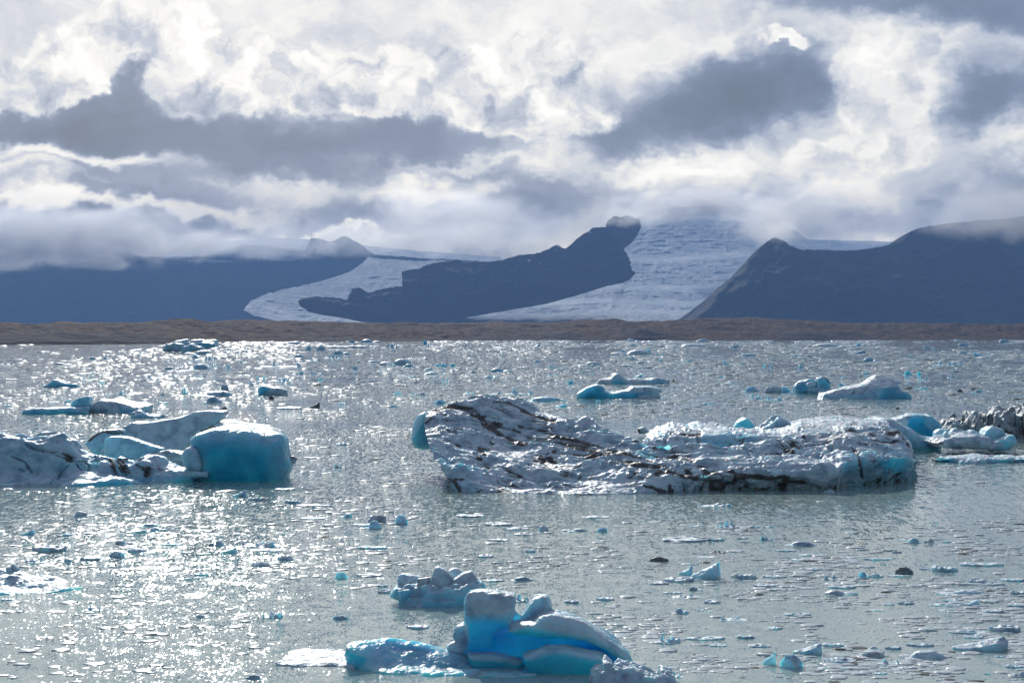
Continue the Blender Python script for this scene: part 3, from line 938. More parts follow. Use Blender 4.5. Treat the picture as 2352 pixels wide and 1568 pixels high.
berg = Root('iceberg', 1540, 1128, "largest iceberg, long white slab with dark grit stripes and a blue cliff on its right", 'iceberg')
STRIPES = [(z_, p_, w_ * 1.6, s_) for z_, p_, w_, s_ in [
    ('E', [(235, 175), (350, 150), (500, 150), (600, 170), (640, 220), (700, 290), (800, 370), (930, 430), (1050, 470)], 6, 1.0),
    ('E', [(480, 150), (560, 190), (620, 240)], 5, .8),
    ('E', [(180, 280), (270, 255), (450, 270), (640, 300)], 2.6, .7),
    ('E', [(800, 300), (900, 340), (1010, 380), (1100, 420), (1250, 440), (1400, 470), (1560, 510), (1700, 545), (1900, 560)], 5.5, .95),
    ('E', [(1000, 315), (1150, 350), (1300, 400), (1430, 430), (1560, 460), (1700, 500), (1850, 545), (1960, 565)], 5.5, 1.0),
    ('E', [(780, 100), (900, 110), (1000, 160), (1100, 220), (1250, 260), (1300, 280)], 4.5, .8),
    ('E', [(700, 130), (850, 180), (960, 240), (1080, 270), (1230, 300)], 3.5, .7),
    ('E', [(1500, 450), (1650, 480), (1800, 480), (1950, 460)], 2.5, .6),
    ('E', [(630, 490), (670, 540), (700, 560)], 4, .8), ('E', [(640, 600), (700, 640), (730, 680)], 6, .9), ('E', [(280, 420), (400, 440), (480, 490)], 3, .7),
    ('E', [(1130, 600), (1200, 620), (1280, 670), (1370, 720), (1450, 740)], 9, .95), ('E', [(1180, 590), (1260, 600), (1330, 640)], 7, .9),
    ('E', [(1480, 620), (1560, 600), (1650, 590)], 3, .7),
    ('E', [(1780, 620), (1950, 640), (2150, 680), (2352, 730)], 6.5, .9), ('E', [(1880, 560), (2050, 590), (2150, 620)], 4, .8),
    ('E', [(820, 790), (900, 800), (970, 770), (880, 700)], 4, .55), ('E', [(1080, 790), (1180, 820), (1280, 840), (1400, 860), (1560, 850), (1700, 880)], 6, .55),
    ('E', [(860, 680), (980, 740), (1050, 780)], 4, .6), ('E', [(420, 780), (470, 750)], 5, .45),
    ('F', [(0, 480), (150, 490), (300, 510), (420, 560), (560, 600), (700, 620), (820, 640)], 8, .75), ('F', [(380, 435), (500, 450), (580, 470)], 4.5, .95),
    ('F', [(500, 550), (650, 560), (780, 570), (900, 610), (980, 650)], 9, .7), ('F', [(430, 540), (560, 570), (700, 600)], 8, .6), ('F', [(950, 590), (1050, 590), (1150, 600), (1260, 590), (1300, 620), (1400, 630)], 7, .98),
    ('F', [(1270, 600), (1260, 650), (1270, 685)], 9, 1.0), ('F', [(1000, 600), (1100, 585), (1200, 595)], 4, .8), ('F', [(1330, 620), (1500, 660), (1650, 690)], 6, .5),
    ('F', [(700, 540), (900, 510), (1100, 560), (1350, 540), (1600, 600)], 8, .30), ('F', [(1250, 350), (1350, 370), (1480, 360), (1600, 330), (1700, 335)], 4.5, .85),
    ('F', [(970, 430), (1050, 435), (1150, 415), (1250, 420)], 3, .7), ('F', [(1500, 430), (1600, 440), (1700, 470)], 3, .6), ('F', [(1640, 330), (1780, 350), (1900, 350)], 3, .45),
    ('F', [(1800, 370), (1840, 450), (1860, 560), (1880, 640)], 3.2, .85), ('F', [(2040, 400), (2035, 500), (2030, 620)], 2.0, .35), ('F', [(2170, 280), (2200, 320)], 2, .5),
    ('F', [(1780, 260), (1900, 255), (2000, 258), (2120, 262)], 1.3, .5),
]]
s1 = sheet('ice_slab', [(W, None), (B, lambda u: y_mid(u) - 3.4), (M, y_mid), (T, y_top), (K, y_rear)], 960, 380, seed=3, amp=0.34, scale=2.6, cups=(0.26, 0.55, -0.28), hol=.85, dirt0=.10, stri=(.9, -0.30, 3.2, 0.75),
           stripes=STRIPES, groove=0.14, blue=0.10, crust_up=0.75,
           blues=[('F', [(1700, 400), (1830, 380), (2000, 380), (2180, 310), (2300, 590), (2200, 630), (1760, 660), (1720, 560)], 14, .42),
                  ('F', [(2020, 380), (2180, 360), (2220, 500), (2150, 560), (2040, 520)], 16, .85), ('E', [(640, 190), (760, 180), (880, 240), (980, 300), (900, 330), (700, 270)], 10, .55),
                  ('E', [(200, 500), (420, 620), (660, 700), (640, 880), (420, 880), (260, 640)], 14, .5), ('E', [(1040, 150), (1170, 170), (1180, 210), (1060, 200)], 10, .45),
                  ('F', [(100, 330), (200, 340), (290, 450), (200, 460), (110, 390)], 8, .7), ('E', [(1350, 280), (1560, 300), (2000, 420), (1950, 460), (1500, 340)], 10, .3)])
# the part of the same berg that rises behind, with a clear blue wall
B2 = [(1470, 1052), (1500, 1056), (1540, 1056), (1600, 1050), (1670, 1050), (1740, 1040), (1800, 1040), (1860, 1035), (1920, 1030), (2000, 1020), (2045, 1010)]
M2 = [(1477, 1020), (1497, 1012), (1537, 1004), (1600, 999), (1665, 998), (1740, 1002), (1795, 1008), (1850, 1003), (1915, 1004), (1990, 996), (2050, 996)]
T2 = [(1478, 1012), (1500, 996), (1540, 988), (1612, 990), (1670, 993), (1738, 996), (1790, 992), (1840, 980), (1905, 985), (1985, 984), (2046, 986)]
K2 = [(1482, 1006), (1512, 985), (1552, 978), (1600, 975), (1670, 984), (1735, 988), (1785, 976), (1845, 968), (1905, 962), (1965, 961), (2035, 968)]
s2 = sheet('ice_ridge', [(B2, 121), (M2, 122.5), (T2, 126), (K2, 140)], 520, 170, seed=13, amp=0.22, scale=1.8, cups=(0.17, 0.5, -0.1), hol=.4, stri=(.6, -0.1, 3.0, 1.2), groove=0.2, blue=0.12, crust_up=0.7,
           stripes=[('F', [(350, 330), (360, 270), (400, 245), (520, 262), (620, 265)], 4.5, .95), ('F', [(460, 255), (540, 270), (620, 260), (600, 340)], 6, .9), ('F', [(500, 290), (510, 330)], 4, .7),
                    ('F', [(1390, 235), (1395, 210), (1500, 210), (1650, 215), (1750, 230), (1850, 228), (1960, 222)], 2.6, .9), ('F', [(560, 175), (650, 180), (760, 205)], 1.8, .6),
                    ('F', [(150, 240), (210, 310), (330, 325)], 4, .7), ('F', [(1640, 300), (1700, 270), (1850, 275)], 1.5, .4)],
           blues=[('F', [(620, 265), (850, 245), (1060, 270), (1050, 330), (830, 392), (610, 360)], 8, .95), ('F', [(1400, 235), (1640, 230), (1700, 260), (1620, 320), (1420, 330)], 8, .4),
                  ('F', [(500, 180), (640, 180), (620, 215), (500, 215)], 6, .7), ('F', [(180, 250), (340, 220), (340, 310), (220, 300)], 6, .5)])
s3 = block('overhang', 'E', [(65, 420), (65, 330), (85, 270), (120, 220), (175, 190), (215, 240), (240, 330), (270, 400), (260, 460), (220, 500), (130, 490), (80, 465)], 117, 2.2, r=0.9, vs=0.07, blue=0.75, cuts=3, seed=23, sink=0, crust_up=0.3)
s4 = block('ice_knob', 'F', [(255, 470), (285, 440), (330, 440), (375, 445), (380, 480), (300, 490)], 113.5, 0.8, r=0.3, vs=0.06, blue=0.25, seed=27, sink=0)
s5 = block('ice_foot', 'E', [(380, 700), (430, 660), (500, 680), (530, 740), (520, 890), (420, 890), (400, 800)], 105.3, 0.9, r=0.5, vs=0.06, blue=0.35, cuts=3, seed=29, dirt0=.08)
berg.add(s1, s2, s3, s4, s5)

# blue pyramid just behind it
o = block('iceberg', 'F', [(875, 205), (905, 165), (960, 133), (985, 140), (1020, 175), (1050, 212), (1060, 250), (1000, 262), (900, 260)], 152, 1.3, r=0.35, vs=0.08, blue=0.8, cuts=4, seed=31, crust_up=.2, sink=1.6)
tag(o, "bright turquoise pyramid of ice rising behind the middle of the largest striped iceberg", 'iceberg')
# rubble around the pyramid
o = block('brash_pile', 'F', [(1060, 330), (1060, 290), (1100, 215), (1160, 170), (1210, 135), (1290, 165), (1340, 200), (1400, 200), (1400, 330)], 134, 1.6, r=0.15, vs=0.08, amp=0.3, scale=0.5, blue=0.25, seed=33, sink=1.6, cups=(0.2, .5, .3))
tag(o, "heap of broken white ice lumps right of the turquoise pyramid, against the striped iceberg", 'ice heap')
o = block('ice_block', 'F', [(1240, 300), (1245, 262), (1275, 255), (1300, 285), (1310, 240), (1335, 235), (1345, 290), (1380, 340), (1240, 335)], 130.5, 0.7, r=0.1, vs=0.06, blue=0.35, cuts=5, seed=34, sink=0.8)
tag(o, "two upright pale shards leaning on the broken ice heap behind the striped iceberg", 'ice shards')
o = block('ice_block', 'F', [(135, 240), (140, 215), (190, 205), (215, 235), (222, 255), (150, 258)], 160, 0.8, r=0.2, vs=0.07, cuts=5, seed=35, sink=1.0, stripes=[('F', [(140, 215), (145, 255)], 5, 1)])
tag(o, "small grey ice block with a black left side, behind the notch of the striped iceberg", 'ice block')

# ramp and blue striped wall to the right
ramp = Root('iceberg', 2090, 1024, "iceberg with a smooth blue ramp and a turquoise wall with black upright stripes", 'iceberg')
a = block('ice_ramp', 'G', [(380, 420), (480, 390), (560, 345), (650, 322), (740, 335), (850, 390), (1000, 460), (1080, 530), (1190, 572), (1320, 570), (1330, 600), (1260, 650), (980, 665), (800, 665), (600, 560)],
          143, 3.0, r=1.3, vs=0.1, blue=.5, seed=41, crust_up=.75, amp=.1, cups=(.06, .5, .2), sink=.8)
b = block('ice_wall', 'G', [(780, 345), (880, 315), (990, 280), (1050, 270), (1180, 292), (1225, 276), (1262, 320), (1330, 390), (1368, 465), (1320, 570), (1300, 640), (900, 640), (850, 500)],
          149.5, 1.5, r=0.6, vs=0.09, blue=.95, seed=43, crust_up=.4, sink=.8,
          stripes=[('G', [(905, 310), (885, 360), (885, 420)], 2.3, 1), ('G', [(935, 300), (925, 360), (915, 430)], 1.6, 1), ('G', [(1000, 275), (985, 350), (975, 440)], 1.8, 1), ('G', [(985, 280), (970, 350), (965, 440)], 1.5, .9), ('G', [(1190, 290), (1195, 400), (1210, 550)], .8, .35)],
          blues=[('G', [(780, 340), (1000, 270), (970, 480), (800, 460)], 6, .15), ('G', [(1180, 290), (1230, 270), (1370, 460), (1330, 520), (1180, 420)], 8, .6)])
ramp.add(a, b)
rub = Root('iceberg', 2230, 1029, "low snowy iceberg with a turquoise block on its right end, before the jagged iceberg", 'iceberg')
a = block('snow_ledge', 'G', [(1250, 615), (1320, 575), (1400, 552), (1500, 530), (1700, 520), (1850, 545), (1900, 590), (2000, 600), (2080, 640), (1900, 690), (1600, 675), (1400, 665), (1300, 640)], 138, 2.6, r=.6, vs=.08, seed=51, amp=.18, cups=(.10, .4, .5), blue=.12,
          stripes=[('G', [(1320, 640), (1360, 620), (1400, 640)], 3, .9), ('G', [(1400, 600), (1500, 540)], 1, .5)])
b = block('ice_block', 'G', [(1850, 520), (1880, 465), (1950, 425), (2010, 440), (2085, 462), (2122, 520), (2060, 570), (2020, 600), (1900, 600)], 138.5, 1.4, r=.4, vs=.07, cuts=5, seed=53, blue=.45, sink=0, crust_up=.3)
c = block('ice_toe', 'G', [(2000, 570), (2130, 525), (2215, 522), (2232, 590), (2200, 635), (2160, 650), (2150, 690), (1900, 700), (1850, 640)], 137.5, 2.0, r=.5, vs=.07, cuts=4, seed=54, blue=.8, crust_up=.4)
d = block('ice_lump', 'G', [(1480, 505), (1510, 460), (1560, 447), (1620, 470), (1660, 490), (1690, 485), (1740, 470), (1785, 495), (1780, 525), (1620, 560), (1530, 555)], 140.5, .8, r=.35, vs=.07, cuts=6, seed=55, blue=.25, sink=0)
e = block('ice_lump', 'G', [(1300, 500), (1345, 468), (1400, 460), (1452, 467), (1476, 500), (1470, 560), (1290, 570)], 143.5, .9, r=.35, vs=.07, cuts=6, seed=56, blue=.5, sink=.6)
f_ = block('ice_spike', 'G', [(1400, 560), (1410, 520), (1430, 492), (1450, 520), (1475, 560)], 137.5, .35, r=.12, vs=.05, seed=57, blue=.2, sink=0)
rub.add(a, b, c, d, e, f_)
# jagged berg at the right edge
jag = []
for i, (pts, y, sd) in enumerate([
    ([(1380, 450), (1420, 400), (1480, 370), (1530, 375), (1570, 335), (1590, 330), (1620, 400), (1660, 440), (1700, 330), (1722, 272), (1745, 330), (1765, 400), (1800, 360), (1825, 295), (1850, 340), (1880, 400), (1910, 330), (1945, 275), (1985, 330), (2030, 330), (2060, 400), (2100, 480), (2100, 575), (1380, 575)], 157, 61),
    ([(1960, 400), (1980, 300), (2040, 250), (2075, 240), (2100, 290), (2150, 240), (2180, 215), (2210, 270), (2240, 210), (2300, 160), (2352, 200), (2420, 150), (2500, 230), (2600, 260), (2650, 400), (2700, 575), (1960, 575)], 160, 62)]):
    P2 = pts
    st = [('G', [(x, 300), (x - 20 + 30 * (k % 2), 420), (x, 540)], 2.2, .95) for k, x in enumerate((1450, 1490, 1650, 1770, 1790, 1905, 1930, 1990, 2090, 2240, 2260, 2330, 2450, 2560))]
    st += [('G', [(2080, 540), (2352, 500), (2700, 520)], 22, 1.0), ('G', [(2150, 500), (2300, 450), (2500, 480)], 6, .7)]
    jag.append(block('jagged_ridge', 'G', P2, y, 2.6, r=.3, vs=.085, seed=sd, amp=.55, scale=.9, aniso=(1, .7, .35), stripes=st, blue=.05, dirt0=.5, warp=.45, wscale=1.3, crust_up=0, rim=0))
jr = Root('iceberg', 2290, 1006, "jagged iceberg of dark grit-streaked grey spikes at the right edge", 'iceberg')
jr.add(*jag)
o = sheet('ice_floe', [([(2140, 1056), (2175, 1060), (2210, 1064), (2240, 1065.5), (2280, 1062), (2352, 1061), (2420, 1063)], None), ([(2150, 1055), (2185, 1053), (2220, 1052), (2250, 1053), (2290, 1054), (2352, 1053), (2420, 1053)], 127), ([(2160, 1053), (2190, 1047), (2222, 1042), (2245, 1044), (2290, 1047), (2330, 1046), (2420, 1046)], 131)],
          300, 70, seed=65, amp=.22, scale=1.1, cups=(.08, .35, .4), blue=.3, closed_back=2.0, crust_up=.8)
tag(o, "low snowy ridge of ice running out of the right edge, below the jagged iceberg", 'ice floe')

# ------------------------------------------------------------------ icebergs on the left
ridge = sheet('iceberg', [
    ([(-60, 1112), (0, 1114), (60, 1116), (120, 1117), (190, 1116), (260, 1113), (330, 1110), (400, 1108), (440, 1106), (478, 1095)], None),
    ([(-60, 1080), (0, 1085), (60, 1092), (120, 1090), (190, 1088), (260, 1088), (320, 1092), (390, 1092), (430, 1092), (479, 1091)], 110),
    ([(-60, 1035), (0, 1040), (60, 1045), (110, 1050), (180, 1058), (240, 1065), (300, 1070), (370, 1065), (420, 1075), (480, 1089)], 110.6),
    ([(-60, 1000), (0, 1002), (55, 1005), (100, 1020), (170, 1035), (230, 1052), (290, 1055), (360, 1055), (410, 1066), (481, 1088)], 111.6),
    ([(-60, 992), (0, 992), (50, 993), (100, 1005), (165, 1020), (220, 1045), (280, 1045), (350, 1051), (405, 1063), (481, 1087)], 113)],
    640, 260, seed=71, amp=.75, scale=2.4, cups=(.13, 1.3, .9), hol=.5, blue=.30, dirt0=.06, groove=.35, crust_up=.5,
    stripes=[('I', [(490, 415), (540, 440), (530, 470)], 8, 1), ('I', [(450, 430), (560, 470), (650, 465)], 4, .8), ('I', [(220, 370), (330, 395), (420, 410)], 3.5, .8), ('I', [(850, 450), (870, 510), (900, 570)], 7, 1), ('I', [(900, 470), (950, 530), (980, 580)], 5, .95),
             ('I', [(960, 450), (1030, 440), (1080, 460)], 7, 1), ('I', [(1140, 525), (1130, 580)], 9, 1), ('I', [(1060, 500), (1130, 530), (1180, 530)], 3, .8), ('I', [(650, 470), (690, 520), (690, 580)], 2.5, .6), ('I', [(150, 540), (180, 550)], 4, .6),
             ('I', [(520, 500), (420, 600), (380, 620)], 1.5, .5), ('I', [(740, 430), (760, 470), (740, 510)], 2.5, .5), ('I', [(190, 330), (260, 380), (340, 400), (440, 400)], 3.5, .8), ('I', [(880, 430), (940, 470), (1000, 560)], 6, .8), ('I', [(700, 470), (800, 450), (900, 440), (1000, 430)], 4, .6), ('I', [(560, 460), (600, 520), (640, 560)], 2, .6), ('I', [(100, 440), (200, 480), (240, 560)], 2, .4)],
    blues=[('I', [(-200, 640), (300, 640), (700, 620), (1100, 600), (1600, 600), (1600, 700), (-200, 720)], 14, .8), ('I', [(0, 560), (400, 600), (700, 580), (700, 640), (0, 650)], 14, .3)])
tag(ridge, "white humped iceberg with black dirt patches, running in from the left edge to a point", 'iceberg')

slab = Root('iceberg', 420, 1068, "tilted grey slab iceberg with raised pointed end and dirty brown left corner", 'iceberg')
a = block('tilted_slab', 'I', [(940, 215), (1000, 175), (1100, 180), (1230, 160), (1380, 130), (1500, 100), (1600, 90), (1712, 92), (1690, 140), (1640, 180), (1540, 215), (1480, 260), (1460, 340), (1400, 400), (1300, 460), (1180, 480), (960, 350)],
          124, 1.5, r=.35, vs=.08, cuts=3, seed=81, blue=.12, lean=.5, warp=.12, amp=.03, crust_up=.2, sink=1.2, stripes=[('I', [(950, 200), (1000, 175), (1120, 182)], 3, .9), ('I', [(1700, 150), (1600, 220), (1480, 300), (1360, 390), (1250, 440)], 7, .45)],
          blues=[('I', [(1500, 250), (1600, 180), (1700, 120), (1700, 160), (1620, 230), (1500, 300)], 8, .55)])
b = block('dirty_corner', 'I', [(665, 335), (700, 290), (760, 245), (830, 222), (930, 215), (960, 235), (940, 280), (960, 420), (760, 430), (710, 370)], 122, 1.2, r=.4, vs=.07, cuts=4, seed=83, blue=.45, sink=1.2, crust_up=.2,
          stripes=[('I', [(680, 310), (760, 250), (850, 230), (950, 225)], 6.5, 1), ('I', [(820, 250), (900, 255), (950, 250)], 6, 1), ('I', [(790, 300), (800, 400)], 3, .6)])
c = block('rear_shelf', 'I', [(1560, 230), (1640, 170), (1700, 150), (1760, 165), (1850, 185), (1950, 195), (2050, 205), (2100, 220), (2150, 250), (2180, 290), (2150, 420), (1560, 420)], 131, 2.4, r=.5, vs=.09, seed=85, blue=.05, dirt0=.3, sink=1.0, amp=.15,
          stripes=[('I', [(1600, 200), (1700, 165), (1820, 195), (1950, 215)], 6, .9), ('I', [(1560, 230), (1650, 200)], 8, .8)])
d = block('dirty_foot', 'I', [(1150, 440), (1230, 400), (1300, 385), (1420, 400), (1450, 440), (1430, 520), (1200, 520)], 118, 1.0, r=.4, vs=.08, seed=87, blue=0, sink=.8, dirt0=.45, amp=.12)
slab.add(a, b, c, d)
o = block('iceberg', 'I', [(808, 330), (812, 295), (840, 280), (920, 275), (1000, 285), (1100, 320), (1180, 350), (1262, 375), (1240, 400), (1160, 445), (1100, 480), (830, 480), (812, 400)], 118.3, 1.1, r=.55, vs=.07, cuts=4, seed=91, blue=.42, warp=.08, amp=.02, crust_up=.5, sink=1.0)
tag(o, "smooth pale turquoise wedge of ice between the white humps and the tilted slab", 'iceberg')
o = block('ice_lump', 'I', [(765, 400), (780, 375), (810, 362), (830, 380), (835, 440), (770, 440)], 118.3, .6, r=.4, vs=.06, cuts=6, seed=92, blue=.1, sink=.8)
tag(o, "small white rounded lump pressed against the left end of the pale turquoise wedge", 'ice lump')
o = block('ice_block', 'I', [(290, 270), (330, 245), (380, 243), (430, 240), (450, 290), (430, 330), (300, 330)], 124, .9, r=.25, vs=.07, cuts=5, seed=93, blue=0, sink=1.0)
tag(o, "grey flat-topped ice block peeking up behind the white humps near the left edge", 'ice block')
bb = Root('iceberg', 570, 1105, "big smooth deep blue boulder of ice with pale rim, right end of left group", 'iceberg')
a = block('blue_boulder', 'I', [(1478, 330), (1480, 290), (1520, 255), (1600, 228), (1700, 210), (1810, 206), (1900, 215), (2020, 240), (2120, 262), (2180, 275), (2202, 300), (2205, 360), (2220, 430), (2245, 490), (2235, 530), (2190, 560), (2130, 580), (2080, 620), (1900, 632), (1560, 632), (1500, 610), (1520, 570), (1500, 420), (1482, 370)],
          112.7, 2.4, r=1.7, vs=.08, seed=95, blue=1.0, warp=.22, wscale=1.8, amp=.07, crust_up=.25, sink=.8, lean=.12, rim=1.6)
b = block('ice_knob', 'I', [(1412, 440), (1415, 400), (1440, 370), (1480, 355), (1520, 380), (1560, 450), (1580, 510), (1550, 550), (1480, 560), (1420, 500)], 111.2, .8, r=.6, vs=.06, seed=97, blue=.35, warp=.05, amp=.02, sink=0)
bb.add(a, b)
o = block('ice_block', 'I', [(2222, 430), (2260, 428), (2295, 445), (2270, 490), (2240, 515), (2225, 480)], 113.5, .5, r=.12, vs=.05, cuts=5, seed=99, blue=0, dirt0=.25, sink=.8, stripes=[('I', [(2222, 440), (2290, 440)], 3, 1)])
tag(o, "small dirty brown chunk wedged against the right side of the deep blue boulder", 'ice block')

# ------------------------------------------------------------------ front berg with the pillar
yb = 48.5
front = Root('iceberg', 1120, 1545, "bright blue iceberg with a flat-topped white pillar at the bottom centre", 'iceberg')
body = block('ice_tower', 'H', [(950, 480), (1000, 470), (1150, 480), (1250, 445), (1330, 435), (1400, 420), (1440, 385), (1490, 370), (1560, 375), (1640, 385), (1720, 415), (1800, 460), (1900, 520), (1980, 580), (2040, 640), (2078, 700), (2020, 705), (1940, 700), (1900, 760), (1500, 790), (960, 690)],
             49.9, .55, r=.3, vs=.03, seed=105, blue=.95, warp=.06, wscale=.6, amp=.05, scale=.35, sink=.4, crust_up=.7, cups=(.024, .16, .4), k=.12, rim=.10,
             more=[('H', [(1230, 470), (1330, 432), (1400, 418), (1440, 383), (1490, 368), (1560, 372), (1640, 384), (1720, 414), (1800, 458), (1900, 520), (1980, 582), (2045, 645), (2078, 702), (1990, 665), (1880, 590), (1760, 540), (1650, 515), (1520, 515), (1400, 510), (1300, 500)], 49.4, .72, .22),
                   ('H', [(960, 640), (1150, 640), (1330, 680), (1330, 800), (960, 740)], 49.3, .6, .3),
                   ('H', [(942, 300), (945, 255), (975, 228), (1030, 220), (1120, 222), (1200, 232), (1275, 248), (1280, 290), (1275, 340), (1262, 400), (1235, 450), (1180, 475), (1150, 500), (1150, 600), (960, 600), (950, 480), (942, 400)], 49.75, .62, .24), ('H', [(1310, 440), (1330, 370), (1370, 300), (1410, 262), (1455, 250), (1500, 255), (1520, 290), (1530, 360), (1540, 400), (1500, 450), (1400, 480)], 50.2, .36, .12), ('H', [(1230, 380), (1262, 350), (1300, 365), (1325, 385), (1320, 440), (1240, 470), (1200, 470)], 50.0, .16, .1), ('H', [(865, 500), (885, 460), (930, 445), (970, 470), (975, 640), (880, 640), (820, 600), (850, 575), (890, 560), (868, 530)], 49.8, .34, .15),
                   ('H', [(1330, 660), (1380, 635), (1460, 610), (1560, 600), (1620, 600), (1720, 620), (1830, 640), (1900, 680), (1960, 740), (1960, 800), (1800, 815), (1560, 805), (1440, 760), (1350, 710)], 48.45, .62, .3)],
             blues=[('H', [(920, 200), (1300, 200), (1300, 380), (1200, 410), (1080, 400), (930, 420)], 26, .10), ('H', [(1290, 240), (1540, 240), (1560, 350), (1480, 370), (1320, 400)], 16, .2), ('H', [(840, 440), (960, 440), (960, 560), (930, 650), (800, 650)], 10, .25),
                    ('H', [(1230, 430), (1450, 360), (1740, 400), (2100, 690), (2000, 690), (1880, 600), (1760, 548), (1640, 520), (1520, 500), (1400, 480), (1250, 470)], 16, .12)])
base = sheet('ice_shelf', [
    ([(792, 1515), (800, 1525), (830, 1540), (880, 1547), (960, 1551), (1040, 1553), (1120, 1555), (1200, 1556), (1235, 1553)], None),
    ([(794, 1495), (812, 1503), (850, 1512), (900, 1520), (960, 1530), (1020, 1535), (1100, 1537), (1180, 1540), (1220, 1548)], 48.6),
    ([(797, 1485), (820, 1480), (860, 1482), (910, 1490), (965, 1500), (1020, 1508), (1080, 1515), (1160, 1525), (1200, 1540)], 49.2),
    ([(803, 1480), (830, 1473), (880, 1470), (925, 1470), (980, 1480), (1030, 1495), (1080, 1506), (1150, 1510), (1200, 1520)], 49.9)],
    520, 170, seed=109, amp=.10, scale=.55, cups=(.035, .17, .5), blue=.85, crust_up=.45, closed_back=.9)
front.add(body, base)
br = block('brash_pile', 'H', [(1780, 815), (1790, 780), (1830, 740), (1870, 745), (1870, 710), (1895, 690), (1925, 710), (1930, 750), (1980, 715), (2060, 720), (2130, 745), (2200, 775), (2240, 790), (2280, 760), (2340, 770), (2340, 810), (2100, 825), (1900, 830)], 46.9, .55, r=.12, vs=.028, seed=113, blue=.12, warp=.10, wscale=.5, amp=.10, scale=.16, sink=.2, lean=.5)
tag(br, "heap of white ice rubble with an upright stub, right foot of the pillar iceberg", 'ice heap')
fl = sheet('ice_floe', [([(632, 1528), (690, 1532), (760, 1530), (815, 1536)], None), ([(640, 1518), (690, 1518), (760, 1515), (808, 1515)], 49.6), ([(668, 1495), (700, 1491), (750, 1490), (800, 1494)], 51.8)], 200, 80, seed=115, amp=.05, scale=.4, cups=(.02, .15, .4), blue=.15, closed_back=.5, crust_up=.7)
tag(fl, "flat pale floe half awash, at the left end of the pillar iceberg", 'ice floe')

# ------------------------------------------------------------------ cluster behind the pillar
yc = 60.2
cl = Root('iceberg', 1000, 1388, "pile of fused white ice lumps holding a brown-edged shard, behind the pillar iceberg", 'iceberg')
parts = [
    block('ice_lump', 'H', [(490, 150), (495, 115), (525, 103), (600, 118), (640, 130), (625, 195), (560, 205), (495, 200)], 61.5, .5, r=.05, vs=.03, cuts=10, seed=121, blue=.12, warp=.03, amp=.03, scale=.3, sink=0),
    block('ice_lump', 'H', [(700, 190), (725, 110), (740, 65), (765, 58), (810, 80), (850, 125), (862, 150), (830, 205), (760, 215)], 61.0, .45, r=.05, vs=.03, cuts=10, seed=122, blue=.05, warp=.03, amp=.03, scale=.3, sink=0),
    block('ice_lump', 'H', [(835, 185), (870, 145), (930, 105), (985, 88), (1020, 130), (1030, 165), (950, 190), (860, 195)], 61.0, .45, r=.05, vs=.03, cuts=10, seed=123, blue=.05, warp=.03, amp=.03, scale=.3, sink=0),
    block('ice_lump', 'H', [(820, 95), (860, 70), (890, 68), (940, 95), (920, 130), (860, 130)], 61.9, .3, r=.04, vs=.03, cuts=8, seed=124, blue=.1, warp=.03, amp=.02, scale=.3, sink=0, stripes=[('H', [(830, 103), (880, 108)], 2, 1)]),
    block('brown_shard', 'H', [(618, 165), (625, 140), (690, 132), (712, 135), (695, 165), (640, 200), (622, 200)], 60.6, .15, r=.05, vs=.025, cuts=3, seed=125, blue=0, dirt0=.12, warp=.02, amp=.02, scale=.2, sink=0, stripes=[('H', [(620, 165), (630, 142), (705, 135), (690, 165)], 2.4, 1)]),
    block('ice_foot', 'H', [(445, 255), (480, 215), (520, 225), (560, 195), (620, 205), (700, 190), (760, 215), (830, 190), (900, 195), (960, 180), (1000, 175), (1040, 200), (1060, 230), (1060, 310), (950, 320), (700, 322), (660, 300), (530, 290), (500, 262)], 60.5, .95, r=.25, vs=.04, cuts=3, seed=126, blue=.62, warp=.16, wscale=.6, amp=.10, scale=.22, cups=(.09, .32, .4), crust_up=.75, lean=.4)]
cl.add(*parts)


# ------------------------------------------------------------------ middle-distance icebergs traced one by one
def berg1(label, z, pts, v_water, h, name='iceberg', **kw):
    y = wl(v_water)
    kw.setdefault('vs', y / 1500.0); kw.setdefault('r', h * .4); kw.setdefault('warp', y * .0009); kw.setdefault('wscale', y * .012)
    kw.setdefault('amp', y * .0008); kw.setdefault('scale', y * .006); kw.setdefault('sink', 1.2); kw.setdefault('cuts', 4)
    o = block(name, z, pts, y + h, h, **kw)
    tag(o, label, 'iceberg')
    return o


berg1("dark turquoise iceberg with pointed left hump, beyond the middle of the striped iceberg", 'C',
      [(580, 575), (600, 540), (660, 500), (730, 462), (790, 455), (840, 480), (850, 510), (900, 530), (980, 520), (1060, 500), (1100, 465), (1200, 470), (1290, 475), (1350, 490), (1378, 515), (1330, 530), (1360, 560), (1340, 585), (1200, 588), (900, 588), (620, 585)], 916, 2.6, blue=.9, seed=201, crust_up=.5,
      blues=[('C', [(1000, 460), (1380, 470), (1380, 540), (1160, 530), (980, 530)], 5, .2), ('C', [(1160, 545), (1350, 540), (1350, 600), (1160, 600)], 4, .15)], stripes=[('C', [(598, 530), (600, 580)], 3, .9)])
berg1("white low iceberg with a blue central hump, directly behind the dark turquoise iceberg", 'C',
      [(750, 440), (800, 410), (900, 395), (930, 360), (970, 350), (1010, 375), (1050, 400), (1150, 395), (1220, 410), (1300, 395), (1380, 400), (1440, 415), (1420, 440), (1200, 448), (900, 452)], 882, 4.0, blue=.15, seed=203,
      blues=[('C', [(900, 400), (970, 350), (1050, 450), (920, 452)], 4, .8), ('C', [(1210, 405), (1410, 405), (1400, 446), (1210, 446)], 4, .7)])
